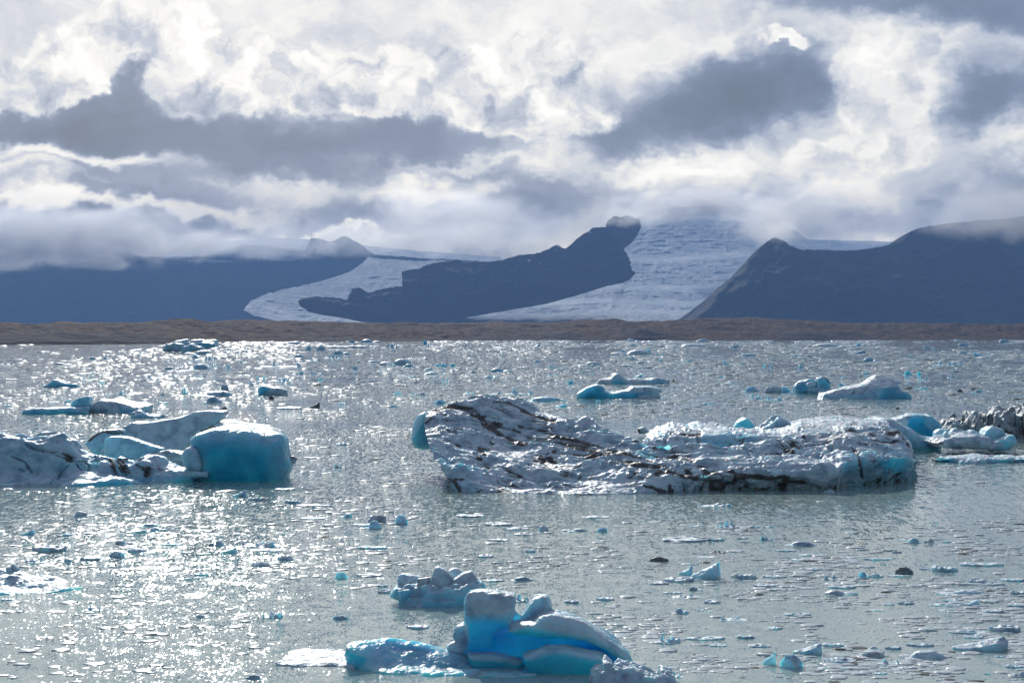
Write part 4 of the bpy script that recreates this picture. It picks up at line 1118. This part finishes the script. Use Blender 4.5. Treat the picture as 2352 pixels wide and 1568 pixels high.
berg1("sloping white iceberg with a dark turquoise overhung face, right of the twin blue blocks", '5',
      [(960, 390), (1000, 375), (1150, 345), (1290, 310), (1360, 280), (1400, 258), (1440, 255), (1500, 275), (1560, 295), (1520, 320), (1530, 350), (1590, 370), (1605, 395), (1540, 412), (1200, 415), (1000, 405)], 917, 3.4, blue=.12, seed=205, crust_up=.8, lean=1.2,
      blues=[('5', [(960, 388), (1180, 385), (1300, 368), (1380, 335), (1510, 300), (1530, 355), (1600, 380), (1600, 420), (1000, 420)], 4, 1.0)], stripes=[('5', [(1200, 380), (1215, 370)], 3, .8), ('5', [(1330, 350), (1450, 325)], 1.6, .5)])
twin = Root('iceberg', 1864, 903, "pair of joined upright blue ice blocks with brown tops, left of the sloping white iceberg", 'iceberg')
a = block('ice_block', '5', [(805, 372), (805, 330), (825, 300), (880, 285), (920, 278), (960, 300), (965, 330), (990, 375)], 277, 1.7, r=.7, vs=.16, blue=.75, seed=207, cuts=5, warp=.2, amp=.15, sink=1.2, stripes=[('5', [(820, 305), (890, 288)], 3.5, .95)])
b = block('ice_block', '5', [(965, 370), (958, 300), (962, 272), (1000, 268), (1030, 275), (1044, 290), (1042, 325), (1030, 370)], 276, 1.7, r=.6, vs=.16, blue=.7, seed=208, cuts=5, warp=.2, amp=.15, sink=1.2, stripes=[('5', [(970, 270), (1030, 272), (1042, 320)], 2.5, .8)])
c = block('ice_lump', '5', [(890, 315), (900, 300), (940, 298), (958, 312), (940, 332), (900, 332)], 274, .6, r=.5, vs=.13, blue=.2, seed=209, warp=.1, sink=0)
d = block('ice_foot', '5', [(880, 372), (900, 345), (960, 340), (1000, 350), (1060, 340), (1100, 355), (1090, 373)], 275, 1.6, r=.5, vs=.15, blue=.5, seed=210, cuts=3, warp=.3, sink=1.2)
twin.add(a, b, c, d)
lf = Root('iceberg', 200, 951, "long flat turquoise iceberg with an upright fin at its middle, on the left", 'iceberg')
a = block('ice_slab', 'I', [(190, 95), (210, 70), (260, 62), (350, 58), (500, 55), (700, 50), (712, 100), (500, 108), (230, 110)], 205.5, 1.8, r=.6, vs=.13, blue=.75, seed=211, cuts=3, warp=.15, sink=1.2, stripes=[('I', [(695, 50), (705, 105)], 3.2, .9)])
b = block('fin', '3', [(478, 535), (500, 505), (560, 482), (600, 474), (612, 480), (618, 552), (560, 556), (490, 550)], 207.5, 1.2, r=.4, vs=.12, blue=.55, seed=212, cuts=3, warp=.1, sink=0)
c = block('snow_ledge', 'I', [(700, 95), (720, 30), (800, 5), (900, 0), (1000, 25), (1145, 40), (1143, 85), (1100, 95), (900, 100)], 207.5, 3.2, r=.7, vs=.14, blue=.2, seed=213, cuts=3, warp=.3, sink=1.2, lean=1.0, blues=[('I', [(910, 50), (1150, 40), (1150, 100), (930, 100)], 5, .8)])
lf.add(a, b, c)
berg1("small shattered turquoise ice raft just right of the finned flat iceberg", '3', [(885, 600), (890, 585), (960, 582), (1040, 598), (1100, 602), (1095, 618), (1000, 626), (890, 622)], 960, 1.6, blue=.5, seed=215, amp=.5, scale=.8)
berg1("lone dark blue iceberg shaped like a low volcano near the left edge", 'A', [(380, 476), (420, 462), (455, 445), (480, 415), (500, 402), (540, 404), (580, 425), (610, 445), (650, 450), (690, 447), (715, 462), (742, 474), (742, 482), (385, 482)], 889.5, 2.4, blue=.7, seed=217, crust_up=.5)
berg1("wedge-shaped white iceberg crazed with dark branching cracks and a blue left flank", 'B', [(28, 545), (28, 490), (50, 460), (75, 450), (120, 465), (170, 480), (230, 490), (280, 510), (302, 535), (300, 552), (60, 555)], 908, 2.2, blue=.2, seed=219, crust_up=.6,
      blues=[('B', [(20, 450), (110, 455), (130, 500), (60, 555), (20, 555)], 3, .8)], stripes=[('B', [(180, 480), (200, 520), (210, 552)], 1.5, 1), ('B', [(200, 515), (260, 520), (295, 545)], 1.3, 1), ('B', [(230, 500), (255, 550)], 1.2, .9), ('B', [(70, 545), (180, 548)], 1.0, .6)])
fb = Root('iceberg', 440, 808, "largest far iceberg, a blocky blue plateau beside a ruffled white heap under the far shore", 'iceberg')
a = block('ice_slab', 'A', [(1560, 90), (1620, 60), (1700, 45), (1740, 42), (1745, 70), (1770, 45), (1850, 40), (1988, 40), (1995, 90), (2008, 100), (1960, 115), (1880, 125), (1560, 120)], 960, 8.0, r=1.5, vs=.55, blue=.85, seed=221, cuts=5, warp=.7, wscale=5, amp=.6, scale=4, sink=2, stripes=[('A', [(1745, 45), (1750, 85)], 1.6, .9)])
b = block('ice_heap', 'A', [(1505, 145), (1510, 115), (1550, 90), (1620, 75), (1690, 95), (1700, 145)], 905, 5.0, r=1.5, vs=.5, blue=.35, seed=222, cuts=4, warp=.9, wscale=4, amp=.7, scale=3, sink=2)
c = block('ice_heap', 'A', [(1665, 158), (1690, 105), (1770, 85), (1820, 100), (1870, 115), (1885, 140), (1800, 150)], 880, 5.0, r=1.5, vs=.5, blue=.45, seed=223, cuts=4, warp=.9, wscale=4, amp=.7, scale=3, sink=2)
fb.add(a, b, c)
lb = Root('iceberg', 60, 1364, "low snowy foreground floe with two brown-tipped knobs, at the left edge", 'iceberg')
a = sheet('snow_floe', [([(-40, 1366), (0, 1365), (60, 1364), (110, 1362), (150, 1356), (188, 1350)], None), ([(-40, 1350), (0, 1350), (60, 1352), (105, 1352), (150, 1350), (189, 1349)], 64), ([(-40, 1325), (0, 1325), (55, 1326), (90, 1332), (135, 1338), (190, 1348)], 65.2), ([(-40, 1308), (0, 1306), (45, 1312), (75, 1320), (125, 1328), (191, 1347)], 66.5)],
          360, 150, seed=231, amp=.12, scale=.7, cups=(.045, .22, .5), blue=.15, closed_back=1.0, blues=[('8', [(-50, 680), (550, 670), (550, 730), (-50, 730)], 5, .7)])
b = block('ice_knob', '8', [(40, 560), (45, 530), (60, 528), (95, 570), (80, 585), (45, 580)], 65.4, .2, r=.1, vs=.03, blue=0, seed=232, warp=.03, sink=0, amp=.02, stripes=[('8', [(45, 530), (62, 530)], 2, .9)])
c = block('ice_knob', '8', [(80, 555), (78, 520), (92, 510), (125, 540), (132, 555), (110, 565)], 65.6, .2, r=.1, vs=.03, blue=0, seed=233, warp=.03, sink=0, amp=.02, stripes=[('8', [(85, 515), (95, 515)], 1.5, .9)])
lb.add(a, b, c)


# ------------------------------------------------------------------ drifting ice: shapes
def proto(kind, seed):
    """one piece of drift ice, about 2 units wide, front at y = -depth, base below z = 0"""
    rr = random.Random(seed * 7 + len(kind))
    vs = 0.045
    xs = np.arange(-1.25, 1.25, vs); ys = np.arange(-1.0, 1.0, vs); zs = np.arange(-0.35, 1.25, vs)
    X, Y, Z = np.meshgrid(xs, ys, zs, indexing='ij')
    nz = fbm(X * 1.6, Y * 1.6, Z * 1.2, oct=3, seed=seed)

    def ell(cx, cy, cz, rx, ry, rz):
        return (np.sqrt(((X - cx) / rx) ** 2 + ((Y - cy) / ry) ** 2 + ((Z - cz) / rz) ** 2) - 1) * min(rx, ry, rz)

    def facet(sd, n, spread, lo):
        for _ in range(n):
            v = Vector((rr.uniform(-1, 1), rr.uniform(-1, .6), rr.uniform(-.1, 1))).normalized()
            sd = np.maximum(sd, v.x * X + v.y * Y + v.z * (Z - .2) - rr.uniform(lo, lo + spread))
        return sd

    ang = np.arctan2(Y / .75, X)
    rim = 0.80 + 0.16 * fbm(np.cos(ang) * 1.5 + 9, np.sin(ang) * 1.5, None, oct=3, seed=seed + 5)
    rad = np.sqrt(X ** 2 + (Y / .75) ** 2)
    plate = np.maximum((rad - rim) * .6, np.abs(Z + 0.06) - 0.14 - 0.10 * fbm(X * 2.2, Y * 2.2, None, oct=3, seed=seed + 2) * (1 - rad))
    if kind == 'f':
        sd = plate
    elif kind == 'm':
        sd = np.minimum(plate, ell(rr.uniform(-.35, .35), 0, .0, .55, .45, rr.uniform(.6, .9)))
        sd = np.minimum(sd, ell(rr.uniform(-.6, .6), .1, .0, .4, .4, .35))
        sd = facet(sd, 5, .3, .55)
    elif kind == 'j':
        sd = plate
        for _ in range(rr.randint(4, 7)):
            x, y_, hh, ww = rr.uniform(-.7, .7), rr.uniform(-.35, .35), rr.uniform(.3, .95), rr.uniform(.10, .22)
            tx, ty = rr.uniform(-.4, .4), rr.uniform(-.2, .3)
            a = np.abs(X - x - tx * Z) + np.abs(Y - y_ - ty * Z) * .8 - ww * (1.25 - Z / hh)
            sd = np.minimum(sd, np.maximum(a * .7, Z - hh))
    elif kind == 'c':
        sd = ell(0, 0, .25, .85, .7, .75)
        sd = facet(sd, 11, .28, .42)
    else:
        top = .15 + .75 * np.clip((X * (1 if seed % 2 else -1) + .9) / 1.8, 0, 1) ** 1.3
        sd = np.maximum(np.maximum(rad - .85, Z - top + .2 * np.abs(Y)), -Z - .25) * .7
        sd = facet(sd, 3, .3, .6)
    sd = sd + 0.05 * nz
    sd = np.maximum(sd, -Z - 0.28)
    v, f = iso(sd, (xs[0], ys[0], zs[0]), vs)
    n = vnormals(v, f)
    v = v + n * (0.035 * fbm(v[:, 0] * 6, v[:, 1] * 6, v[:, 2] * 6, oct=3, seed=seed + 3))[:, None]
    v[:, 0] /= max(abs(v[:, 0].min()), v[:, 0].max()); v[:, 1] /= max(abs(v[:, 1].min()), v[:, 1].max()); v[:, 2] /= v[:, 2].max()
    up = np.clip(n[:, 2], 0, 1)
    me_blue = np.clip(0.10 - .3 * up, 0, 1) + 0.0 * up
    o = mesh_obj("drift_shape", v, f, ICE, {'dirt': np.clip(0.25 * fbm(v[:, 0] * 2, v[:, 1] * 2, v[:, 2] * 2, oct=2, seed=seed + 8) - .05, 0, 1) * 0.5, 'blue': me_blue})
    me = o.data
    bpy.data.objects.remove(o)
    return me


PROTO = {k: [proto(k, s + 1) for s in range(n)] for k, n in (('f', 6), ('m', 4), ('j', 5), ('c', 4), ('w', 4))}

# zone, then (x, waterline y, width, height, shape, clear-ice tint, grit)
DRIFT = {
'A': "370 160 60 10 c .2 .5;985 152 90 8 f .1 .3;1110 152 60 6 f;1295 162 130 22 j .3;868 222 95 25 m .4;978 220 70 20 m .4;1095 192 80 6 f;620 245 150 12 f;580 270 165 18 m .2;60 270 140 26 j .2;1460 142 80 8 f .1 .5;1590 214 70 8 f;1820 180 270 40 m .25;1800 218 70 40 c .5;1915 228 150 38 j .4;1765 255 100 28 j .3;1580 265 80 10 f;1580 315 150 26 m .3;1820 312 210 50 m .5;1945 288 110 25 j .3;2090 300 100 28 j .3;2110 150 110 28 j .5;2275 165 110 26 j .3;2230 255 100 30 j .3;2205 78 110 16 j .5;835 362 235 16 f .2;340 344 90 6 f;110 412 120 14 f;800 415 150 28 j .3;870 418 50 12 c .1 .3;970 376 50 6 f 0 .8;1440 392 180 28 j .3;1820 398 180 20 j .3;1565 334 60 7 f;1740 330 140 10 f;930 446 80 18 j .5;1130 545 80 48 j .2;985 542 80 22 j .1;1480 552 50 24 w .1 .6;620 622 70 20 c .3 .4;2060 515 95 62 c .1 .1;1690 540 90 60 j .3;1940 562 400 55 m .4;1950 620 180 55 m .3;1505 628 95 18 f .4;2060 680 60 24 c 0 .7;1990 678 80 14 f;60 655 80 16 f .3;2250 370 160 22 j .2;2300 460 60 22 c .3",
'B': "355 80 170 20 m .4;490 84 30 8 c .4;545 72 40 8 f .3;880 70 60 28 c .5;1050 70 200 32 m .5;1555 84 44 38 c .8;1595 94 70 16 f .5;830 118 390 26 f .05 .3;1080 112 100 14 f .4;1240 120 210 42 j .3;485 140 60 35 c .5;600 138 95 44 c .4;80 112 95 10 f .3;220 105 140 10 f .3;780 178 160 40 m .4;390 205 130 26 m .5;700 212 180 34 j .4;50 238 110 28 j .4;520 236 150 26 j .3;230 292 460 50 j .3;1070 216 60 10 f;960 252 70 18 w 0 .5;1070 250 110 16 f .2;1460 218 240 34 j .1 .4;1290 276 320 60 m .4;1410 294 130 30 m .5;910 312 55 24 c .3;1160 332 125 12 j .2;1670 290 40 22 c .7;1730 290 70 28 c .7;1805 290 60 24 c .7;1600 320 120 16 m .5;1640 362 200 22 m .5;1925 102 50 12 c .3;2255 118 120 16 f .4;2175 156 100 16 m .2 .2;2270 205 100 24 j .2 .4;1975 214 80 10 f .4;2250 340 220 38 m .7;2160 394 150 22 m .5;2210 416 70 10 f 0 .9;2020 352 80 20 w .1 .5;1750 422 80 24 j .5;1480 408 90 8 f 0 .8;940 408 60 8 f 0 .9;1340 374 100 6 f .1 .5;1430 390 80 12 m .5;1355 434 50 10 f;1345 464 140 12 f 0 .7;590 416 40 18 c .5;245 426 220 34 j .4;375 360 140 26 j .2;555 352 120 18 j .2;740 500 90 12 f;430 506 100 10 f;140 588 50 30 c 0 .95;40 586 90 24 j .1 .3;540 668 95 52 w .1 .8;710 602 110 12 w 0 .8;1300 548 100 34 j .4;1430 545 90 22 j .2;1525 546 100 24 f .1;1960 536 110 22 j .5;2210 542 160 30 j .2 .3;1690 630 110 40 c .5;1250 662 90 18 c .2 .4;300 680 250 26 f .1;790 632 80 14 f .4;15 402 30 22 c .4;70 402 25 20 c .4",
'C': "215 108 200 32 j .5;1115 62 140 30 m .5;1770 60 170 22 m .4;1110 102 80 24 c .6;1600 106 400 28 m .3;2055 114 130 22 m .4;400 160 230 22 m .2;1100 182 400 50 m .1;1250 180 60 50 c .7;1020 180 80 40 c .5 .4;1345 185 100 26 j .4;1865 202 160 12 f .1 .3;2180 194 230 24 m .5;230 248 90 18 c .4;490 262 110 6 f .2 .5;1110 230 70 28 c .3;1170 262 160 22 m .4;1370 244 40 22 c .5;1580 250 150 28 j .3;930 242 130 14 f;800 272 250 30 m .1 .4;690 284 180 16 f .3;1050 288 130 16 f .3;1970 270 60 30 w .5;2110 276 60 14 c .5;2320 290 20 28 c .5;1882 270 18 12 c 0 .9;100 302 120 12 f;360 302 70 16 c .5;440 312 100 28 j .3;620 352 110 14 f .3;940 336 40 10 f 0 .9;215 350 60 8 f;360 376 120 24 j .4;735 362 50 12 j .5;540 446 50 34 c .5;510 440 60 20 j .2;400 444 50 8 f;1160 388 80 34 w .6;1485 424 30 16 c 0 .8;1930 382 120 10 f .4;2090 396 90 12 f 0 .8;60 545 300 60 j .3;300 612 440 52 m .5;450 660 110 26 m .8;790 610 50 18 c .2;1260 640 150 16 f;1800 628 110 14 f .5;2000 640 120 12 f;1700 606 170 10 f;2010 454 200 20 f .3;2230 590 180 60 j .3;2180 520 180 50 m .5;1500 480 90 10 f;1380 470 120 18 f",
'D': "2200 72 160 36 m .6;1725 52 110 14 m .4;600 110 440 36 m .05;830 108 44 40 c .8;530 125 180 14 f .3;830 168 140 34 w .6;1480 116 120 18 m .5;1820 98 150 26 m .6;1610 62 40 8 f;1815 172 130 22 m .7;1960 198 170 38 j .6;1540 140 50 14 c .5;1300 188 40 8 f .5;270 195 80 14 f .5;380 205 60 20 c .1 .5;950 244 170 40 m .6;1345 232 90 14 f .3;1630 282 340 60 j .5 .2;300 240 120 14 f;30 235 90 14 f;640 300 240 28 j .2 .4;300 300 44 24 c .3;25 296 30 24 c .5;1280 365 90 38 m .9;1390 365 45 30 c .9;900 358 60 18 f .5;1700 390 100 16 m .3;1440 412 110 34 j .2 .3;850 390 30 12 c 0 .7;685 392 40 12 f .4;670 464 50 20 c .4;740 462 30 16 c;1290 492 100 20 c 0 .7;1400 494 120 22 j .4;1760 522 60 26 c 0 .9;1920 526 100 28 m .3;1885 500 40 12 c 0 1;1500 556 70 10 f;1465 584 90 10 f;1190 680 50 20 c 0 .7;790 672 130 14 f;240 626 220 16 f;1380 624 110 14 f;60 530 210 60 c .15 .5;150 525 120 48 c .6;30 600 200 40 j .4",
'7': "400 122 240 30 j .1;1130 28 80 22 j .1;490 255 180 50 j .1 .15;290 245 100 10 f;660 252 60 14 f;755 250 60 12 f;210 345 290 40 f .05;410 335 130 24 f;580 322 90 16 f 0 .5;735 330 90 30 j;935 370 220 40 m .1;1665 348 100 34 m .25;1755 345 70 26 m;1590 335 70 12 f;1865 345 60 14 f;1800 242 60 20 j;1855 112 40 8 f;550 405 100 14 f;860 402 150 16 f;430 415 130 24 j 0 .7;350 440 160 20 j 0 .3;70 465 140 34 c .2 .8;1015 430 160 18 f;950 460 120 16 f;1430 455 200 16 f;1250 448 110 14 f;1280 475 80 16 f;1555 410 60 16 f;240 485 140 12 f;355 572 190 112 w .35;225 550 90 60 w .25;590 575 160 44 f;180 595 200 44 f;60 610 130 24 f;790 568 160 24 f;1030 520 110 18 f;1340 570 60 44 c .3;1150 580 120 36 j .1;1420 565 100 30 f .2;1600 545 120 50 c .1 .7;1560 560 170 14 f;1855 530 170 46 f .15;2090 495 290 30 f;1725 515 70 16 f;2060 600 130 36 f;2170 615 130 26 f;2290 590 160 26 f;720 625 160 28 f;1210 635 180 26 f;1200 680 230 44 m .15;1940 680 290 48 m .2;2320 670 110 26 f;290 648 90 28 m;140 668 130 16 f;240 700 220 40 j .05;390 730 110 28 f;200 795 90 40 m .2;320 775 50 12 f;385 778 40 10 f;1860 745 210 24 f;1910 718 140 24 f;2025 740 110 42 w .2;1850 778 130 22 j;1610 735 110 26 f;1500 740 80 16 f;2310 750 150 22 f;2160 790 140 30 f;1430 775 100 14 f;925 808 180 26 f;530 840 190 34 j .15;785 893 100 24 f;100 985 200 80 j .2;340 960 270 30 f 0 .3;600 950 120 30 f;430 1000 120 20 f;690 1005 150 30 f;990 1048 190 74 w .2;1150 1000 150 30 f 0 .2;750 1115 90 90 w .25;890 1135 150 90 c .2;1710 1085 330 76 m .1;1405 1070 150 46 c 0 .6;1200 1105 210 48 f .05;1500 1115 160 50 j;1400 1020 80 26 m;1530 1018 110 28 f;1700 1000 180 28 f;2080 1030 360 100 w .1;2240 910 220 60 f;2000 920 240 34 f;2040 950 130 24 f;2300 1135 130 26 f;2330 1190 80 36 m;2210 1068 80 14 f;1090 1145 90 20 f;1230 1142 70 14 f;130 1200 190 44 j .1;1450 1175 100 18 f;1580 1145 80 18 f;2120 1175 40 14 f",
'8': "570 195 140 40 m .1;180 320 100 40 w .3;470 330 110 26 m .3;590 330 50 12 f;990 265 180 30 m .2;910 305 150 26 w .2;1060 295 120 32 m .15;340 435 250 62 f .1;100 395 100 14 f;830 385 130 36 m .1;960 440 210 40 m .25;785 470 115 46 c .1 .3;250 510 180 50 j .1;455 505 90 30 m .1;610 490 150 30 f 0 .2;1150 390 150 30 f .2;1455 395 110 44 m .15;1530 440 120 40 w .15;1790 430 240 26 f;1730 400 280 50 j 0 .3;1250 445 80 18 f;1360 452 100 18 f;1135 485 80 16 m;1765 530 150 36 c .1;1910 490 130 36 c 0 .15;1365 590 130 30 f .2;1260 620 60 16 f;1330 610 60 14 f;1360 875 90 26 m;1820 880 150 50 j;620 830 130 50 j .05;45 760 80 20 f;1710 1290 130 40 m .1;1470 330 60 14 f;1890 310 110 12 f;2160 420 80 14 f;1965 105 110 26 f .1;2100 130 260 24 f;1910 18 150 20 f;1610 60 95 46 w .2;1730 88 130 30 f",
'6': "640 85 100 46 m .35;790 60 70 50 c .2 .2;670 50 110 40 c 0 .5;600 70 130 16 f;330 35 160 14 f;500 25 70 22 m .4;640 192 155 24 f .15;60 280 110 30 j;1230 235 90 20 f;1465 208 60 18 f;1150 25 150 20 f;1810 28 160 16 f;1700 100 150 22 m .2;1845 100 70 24 c .3;1540 95 60 30 c;1300 70 150 24 f;1400 90 120 20 f;1430 120 110 20 f;1300 150 120 18 f;690 388 60 16 f;705 422 80 26 f;475 345 70 36 c .3;630 335 150 22 f;470 560 90 26 c .1;880 610 130 30 f;120 550 110 36 j;1420 360 130 30 m .1;1270 362 120 18 f;1680 475 80 24 f;1860 460 100 24 f;1400 470 150 50 j",
'3': "2090 895 110 12 f;2290 960 90 30 j 0 .4;2300 805 100 20 f .1 .3",
}
LAND = [  # u, v, phrase
    (1540, 1060, "the large striped iceberg"), (560, 1040, "the deep blue boulder"), (150, 1060, "the white humped iceberg"), (1120, 1480, "the pillar iceberg"),
    (1000, 1350, "the fused ice pile"), (2270, 960, "the jagged grey iceberg"), (1420, 900, "the dark turquoise iceberg"), (1870, 890, "the twin blue blocks"),
    (2020, 905, "the sloping white iceberg"), (200, 935, "the finned flat iceberg"), (440, 795, "the largest far iceberg"), (140, 880, "the volcano-shaped iceberg"),
    (640, 895, "the cracked wedge iceberg"), (60, 1340, "the knobbed floe on the left edge"), (2250, 1052, "the low snowy ridge"), (2340, 1300, "the right edge"),
    (2340, 1500, "the lower right corner"), (1800, 784, "the shore below the glacier"), (1100, 784, "the brown shore"), (20, 1540, "the lower left corner"), (2340, 800, "the right end of the shore"),
    (1640, 1320, "the pale tilted wedge floe"), (1500, 1282, "the brown-topped chunk")]
SHAPE = {'f': ("flat floe", "ice_floe", "ice floe"), 'm': ("humped floe", "ice_hump", "ice hump"), 'j': ("spiky floe", "spiky_ice", "spiky ice"), 'c': ("chunk", "ice_chunk", "ice chunk"), 'w': ("slanting shard", "ice_shard", "ice shard")}
ORD = ["", "second ", "third ", "fourth ", "fifth ", "sixth ", "seventh ", "eighth ", "ninth ", "tenth ", "eleventh ", "twelfth "]
RNG = random.Random(4)


def put(u, v, w, h, k, tint, grit):
    y = wl(v)
    sx = w / F * y / 2
    ratio = {'f': .75, 'm': .55, 'j': .6, 'c': .5, 'w': .5}[k]
    sy = sx * ratio
    lim = 0.62 * h * y * y / (F * H) / 2                      # the footprint must fit in the height it shows
    sy = max(min(sy, lim), sx * .16)
    dpx = 2 * sy * F * H / (y * y)
    sz = max((h - dpx * .8) / F * y, sx * .05, 0.025)
    me = RNG.choice(PROTO[k])
    o = bpy.data.objects.new(SHAPE[k][1], me); COL.objects.link(o)
    o.location = ((u - CX) / F * (y + sy), y + sy, 0)
    o.scale = (sx * RNG.choice((-1, 1)), sy, sz)
    o.rotation_euler = (0, 0, RNG.uniform(-.06, .06))
    o['tint'] = float(tint) * (0.26 if v > 1100 else 0.62); o['grit'] = float(grit) * .8
    return o


ITEMS = []
for z, txt in DRIFT.items():
    a, b, k = ZT[z]
    for it in txt.split(';'):
        t = it.split()
        x, yb_, w, h = (float(q) for q in t[:4])
        ITEMS.append([a + k * x, b + k * yb_, k * w, k * h, t[4], float(t[5]) if len(t) > 5 else 0.0, float(t[6]) if len(t) > 6 else 0.0])
names = {}
for it in ITEMS:
    u, v, w, h, k, tint, grit = it
    q = (w * h) ** .5
    size = "tiny" if q < 9 else "small" if q < 18 else "mid-sized" if q < 34 else "large"
    tone = "brown" if grit > .6 else "dirt-specked" if grit > .2 else "bright blue" if tint > .65 else "pale blue" if tint > .25 else "white"
    L = min(LAND, key=lambda s: ((s[0] - u) / 1.6) ** 2 + ((s[1] - v) * 1.6) ** 2)
    dx, dy = u - L[0], v - L[1]
    if L[2] == "the brown shore" or "shore" in L[2]:
        rel = "in front of"
    elif abs(dx) > abs(dy) * 1.3:
        rel = "left of" if dx < 0 else "right of"
    else:
        rel = "behind" if dy < 0 else "in front of"
    names.setdefault((size, tone, k, rel, L[2]), []).append(it)
for (size, tone, k, rel, lm), its in names.items():
    its.sort(key=lambda i: -i[1])
    for n, it in enumerate(its):
        o = put(*it)
        s = SHAPE[k][0]
        if len(its) == 1:
            lab = "%s %s %s %s %s" % (size, tone, s, rel, lm)
        else:
            lab = "%snearest %s %s %s %s %s" % (ORD[min(n, 11)], size, tone, s, rel, lm)
        tag(o, lab, SHAPE[k][2], "drifting " + SHAPE[k][2] + " pieces on the lagoon")

# ------------------------------------------------------------------ the countless small bits between them
def low_proto(seed):
    rr = random.Random(seed)
    import bmesh
    bm = bmesh.new()
    bmesh.ops.create_icosphere(bm, subdivisions=2, radius=1)
    for v in bm.verts:
        n = fbm(np.array([v.co.x * 1.4]), np.array([v.co.y * 1.4]), np.array([v.co.z * 1.4]), oct=3, seed=seed)[0]
        v.co *= 1 + .42 * n
        v.co.z = max(v.co.z, -.25)
    vv = np.array([v.co[:] for v in bm.verts]); ff = np.array([[q.index for q in f.verts] for f in bm.faces])
    bm.free()
    return vv, ff


def brash():
    protos = [low_proto(i) for i in range(8)]
    rng = np.random.default_rng(7)
    V, Fc, T, Dd = [], [], [], []
    base = 0
    n = 0
    solid = [(960, 2110, 960, 1136), (-10, 485, 990, 1120), (440, 690, 940, 1110), (600, 1360, 1355, 1568), (1990, 2360, 930, 1034), (900, 1090, 1300, 1392)]
    M_ = 170000
    cv = 783 + 785 * rng.random(M_) ** 2.4
    cu = rng.uniform(-60, 2412, M_)
    # thick on the right from the middle distance out, thin in the sun path and in the near water
    a = 0.30 + 1.2 * np.clip((cu - 500) / 1200, 0, 1)
    a = np.where(cv > 1000, a * .45, a)
    a = np.where((cu > 1000) & (cv > 1135) & (cv < 1195), a * .06, a)
    a = np.where((cu > 1950) & (cv > 1075) & (cv < 1200), a * .15, a)
    cl = fbm(cu / 150.0, np.where(cv < 1000, cv / 22.0, cv / 45.0), None, oct=4, seed=3)
    cl2 = fbm(cu / 40.0, cv / 9.0, None, oct=2, seed=33)
    a = a * np.clip(.40 + 2.2 * cl + .8 * cl2, 0.02, 1.6)
    ok = rng.random(M_) < a * .72
    for x0, x1, y0, y1 in solid:
        ok &= ~((cu > x0) & (cu < x1) & (cv > y0) & (cv < y1))
    for u, v in list(zip(cu[ok], cv[ok]))[:30000]:
        y = wl(v)
        w = (4 + 24 * rng.random() ** 3) * (1.0 + (v > 1000) * (v - 1000) / 700.0)
        sx = w / F * y / 2
        sy = min(sx * rng.uniform(.5, 1.1), w * .30 * y * y / (F * H) / 2 + .02)
        sz = max(w * rng.uniform(.02, .09) / F * y, .012)
        pv, pf = protos[rng.integers(8)]
        r = rng.uniform(0, 6.28); c, s = math.cos(r), math.sin(r)
        q = np.stack([(pv[:, 0] * c - pv[:, 1] * s) * sx, (pv[:, 0] * s + pv[:, 1] * c) * sy, pv[:, 2] * sz], -1)
        q += ((u - CX) / F * y, y, 0)
        V.append(q); Fc.append(pf + base); base += len(pv)
        d = .9 if rng.random() < .05 else 0.0
        T.append(np.full(len(pv), .35 * rng.random() ** 2 * (1.5 if v < 950 else .6))); Dd.append(np.full(len(pv), d))
        n += 1
    print('brash', n)
    o = mesh_obj("brash_ice", np.vstack(V), np.vstack(Fc), ICE_SMALL, {'blue': np.concatenate(T), 'dirt': np.concatenate(Dd)})
    tag(o, label="scattered small white bits of brash ice all over the lagoon", kind='stuff')


def mat_small():
    m, N = new_mat("brash_ice")
    g = N.node('ShaderNodeNewGeometry'); P = g.outputs['Position']
    A = lambda k: N.node('ShaderNodeAttribute', attribute_name=k).outputs['Fac']
    c = N.mix(A('blue'), (0.86, 0.90, 0.93), (0.10, 0.55, 0.68))
    c = N.mix(A('dirt'), c, (0.06, 0.045, 0.035))
    b = N.node('ShaderNodeBsdfPrincipled')
    N.set(b.inputs['Base Color'], c); b.inputs['Roughness'].default_value = 0.35; b.inputs['IOR'].default_value = 1.31
    tr = N.node('ShaderNodeBsdfTranslucent'); N.set(tr.inputs['Color'], N.mix(.5, c, (0.45, 0.75, 0.80)))
    mx = N.node('ShaderNodeMixShader'); mx.inputs[0].default_value = .35
    N.l.new(b.outputs[0], mx.inputs[1]); N.l.new(tr.outputs[0], mx.inputs[2])
    finish(N, mx.outputs[0])
    return m


ICE_SMALL = mat_small()
brash()
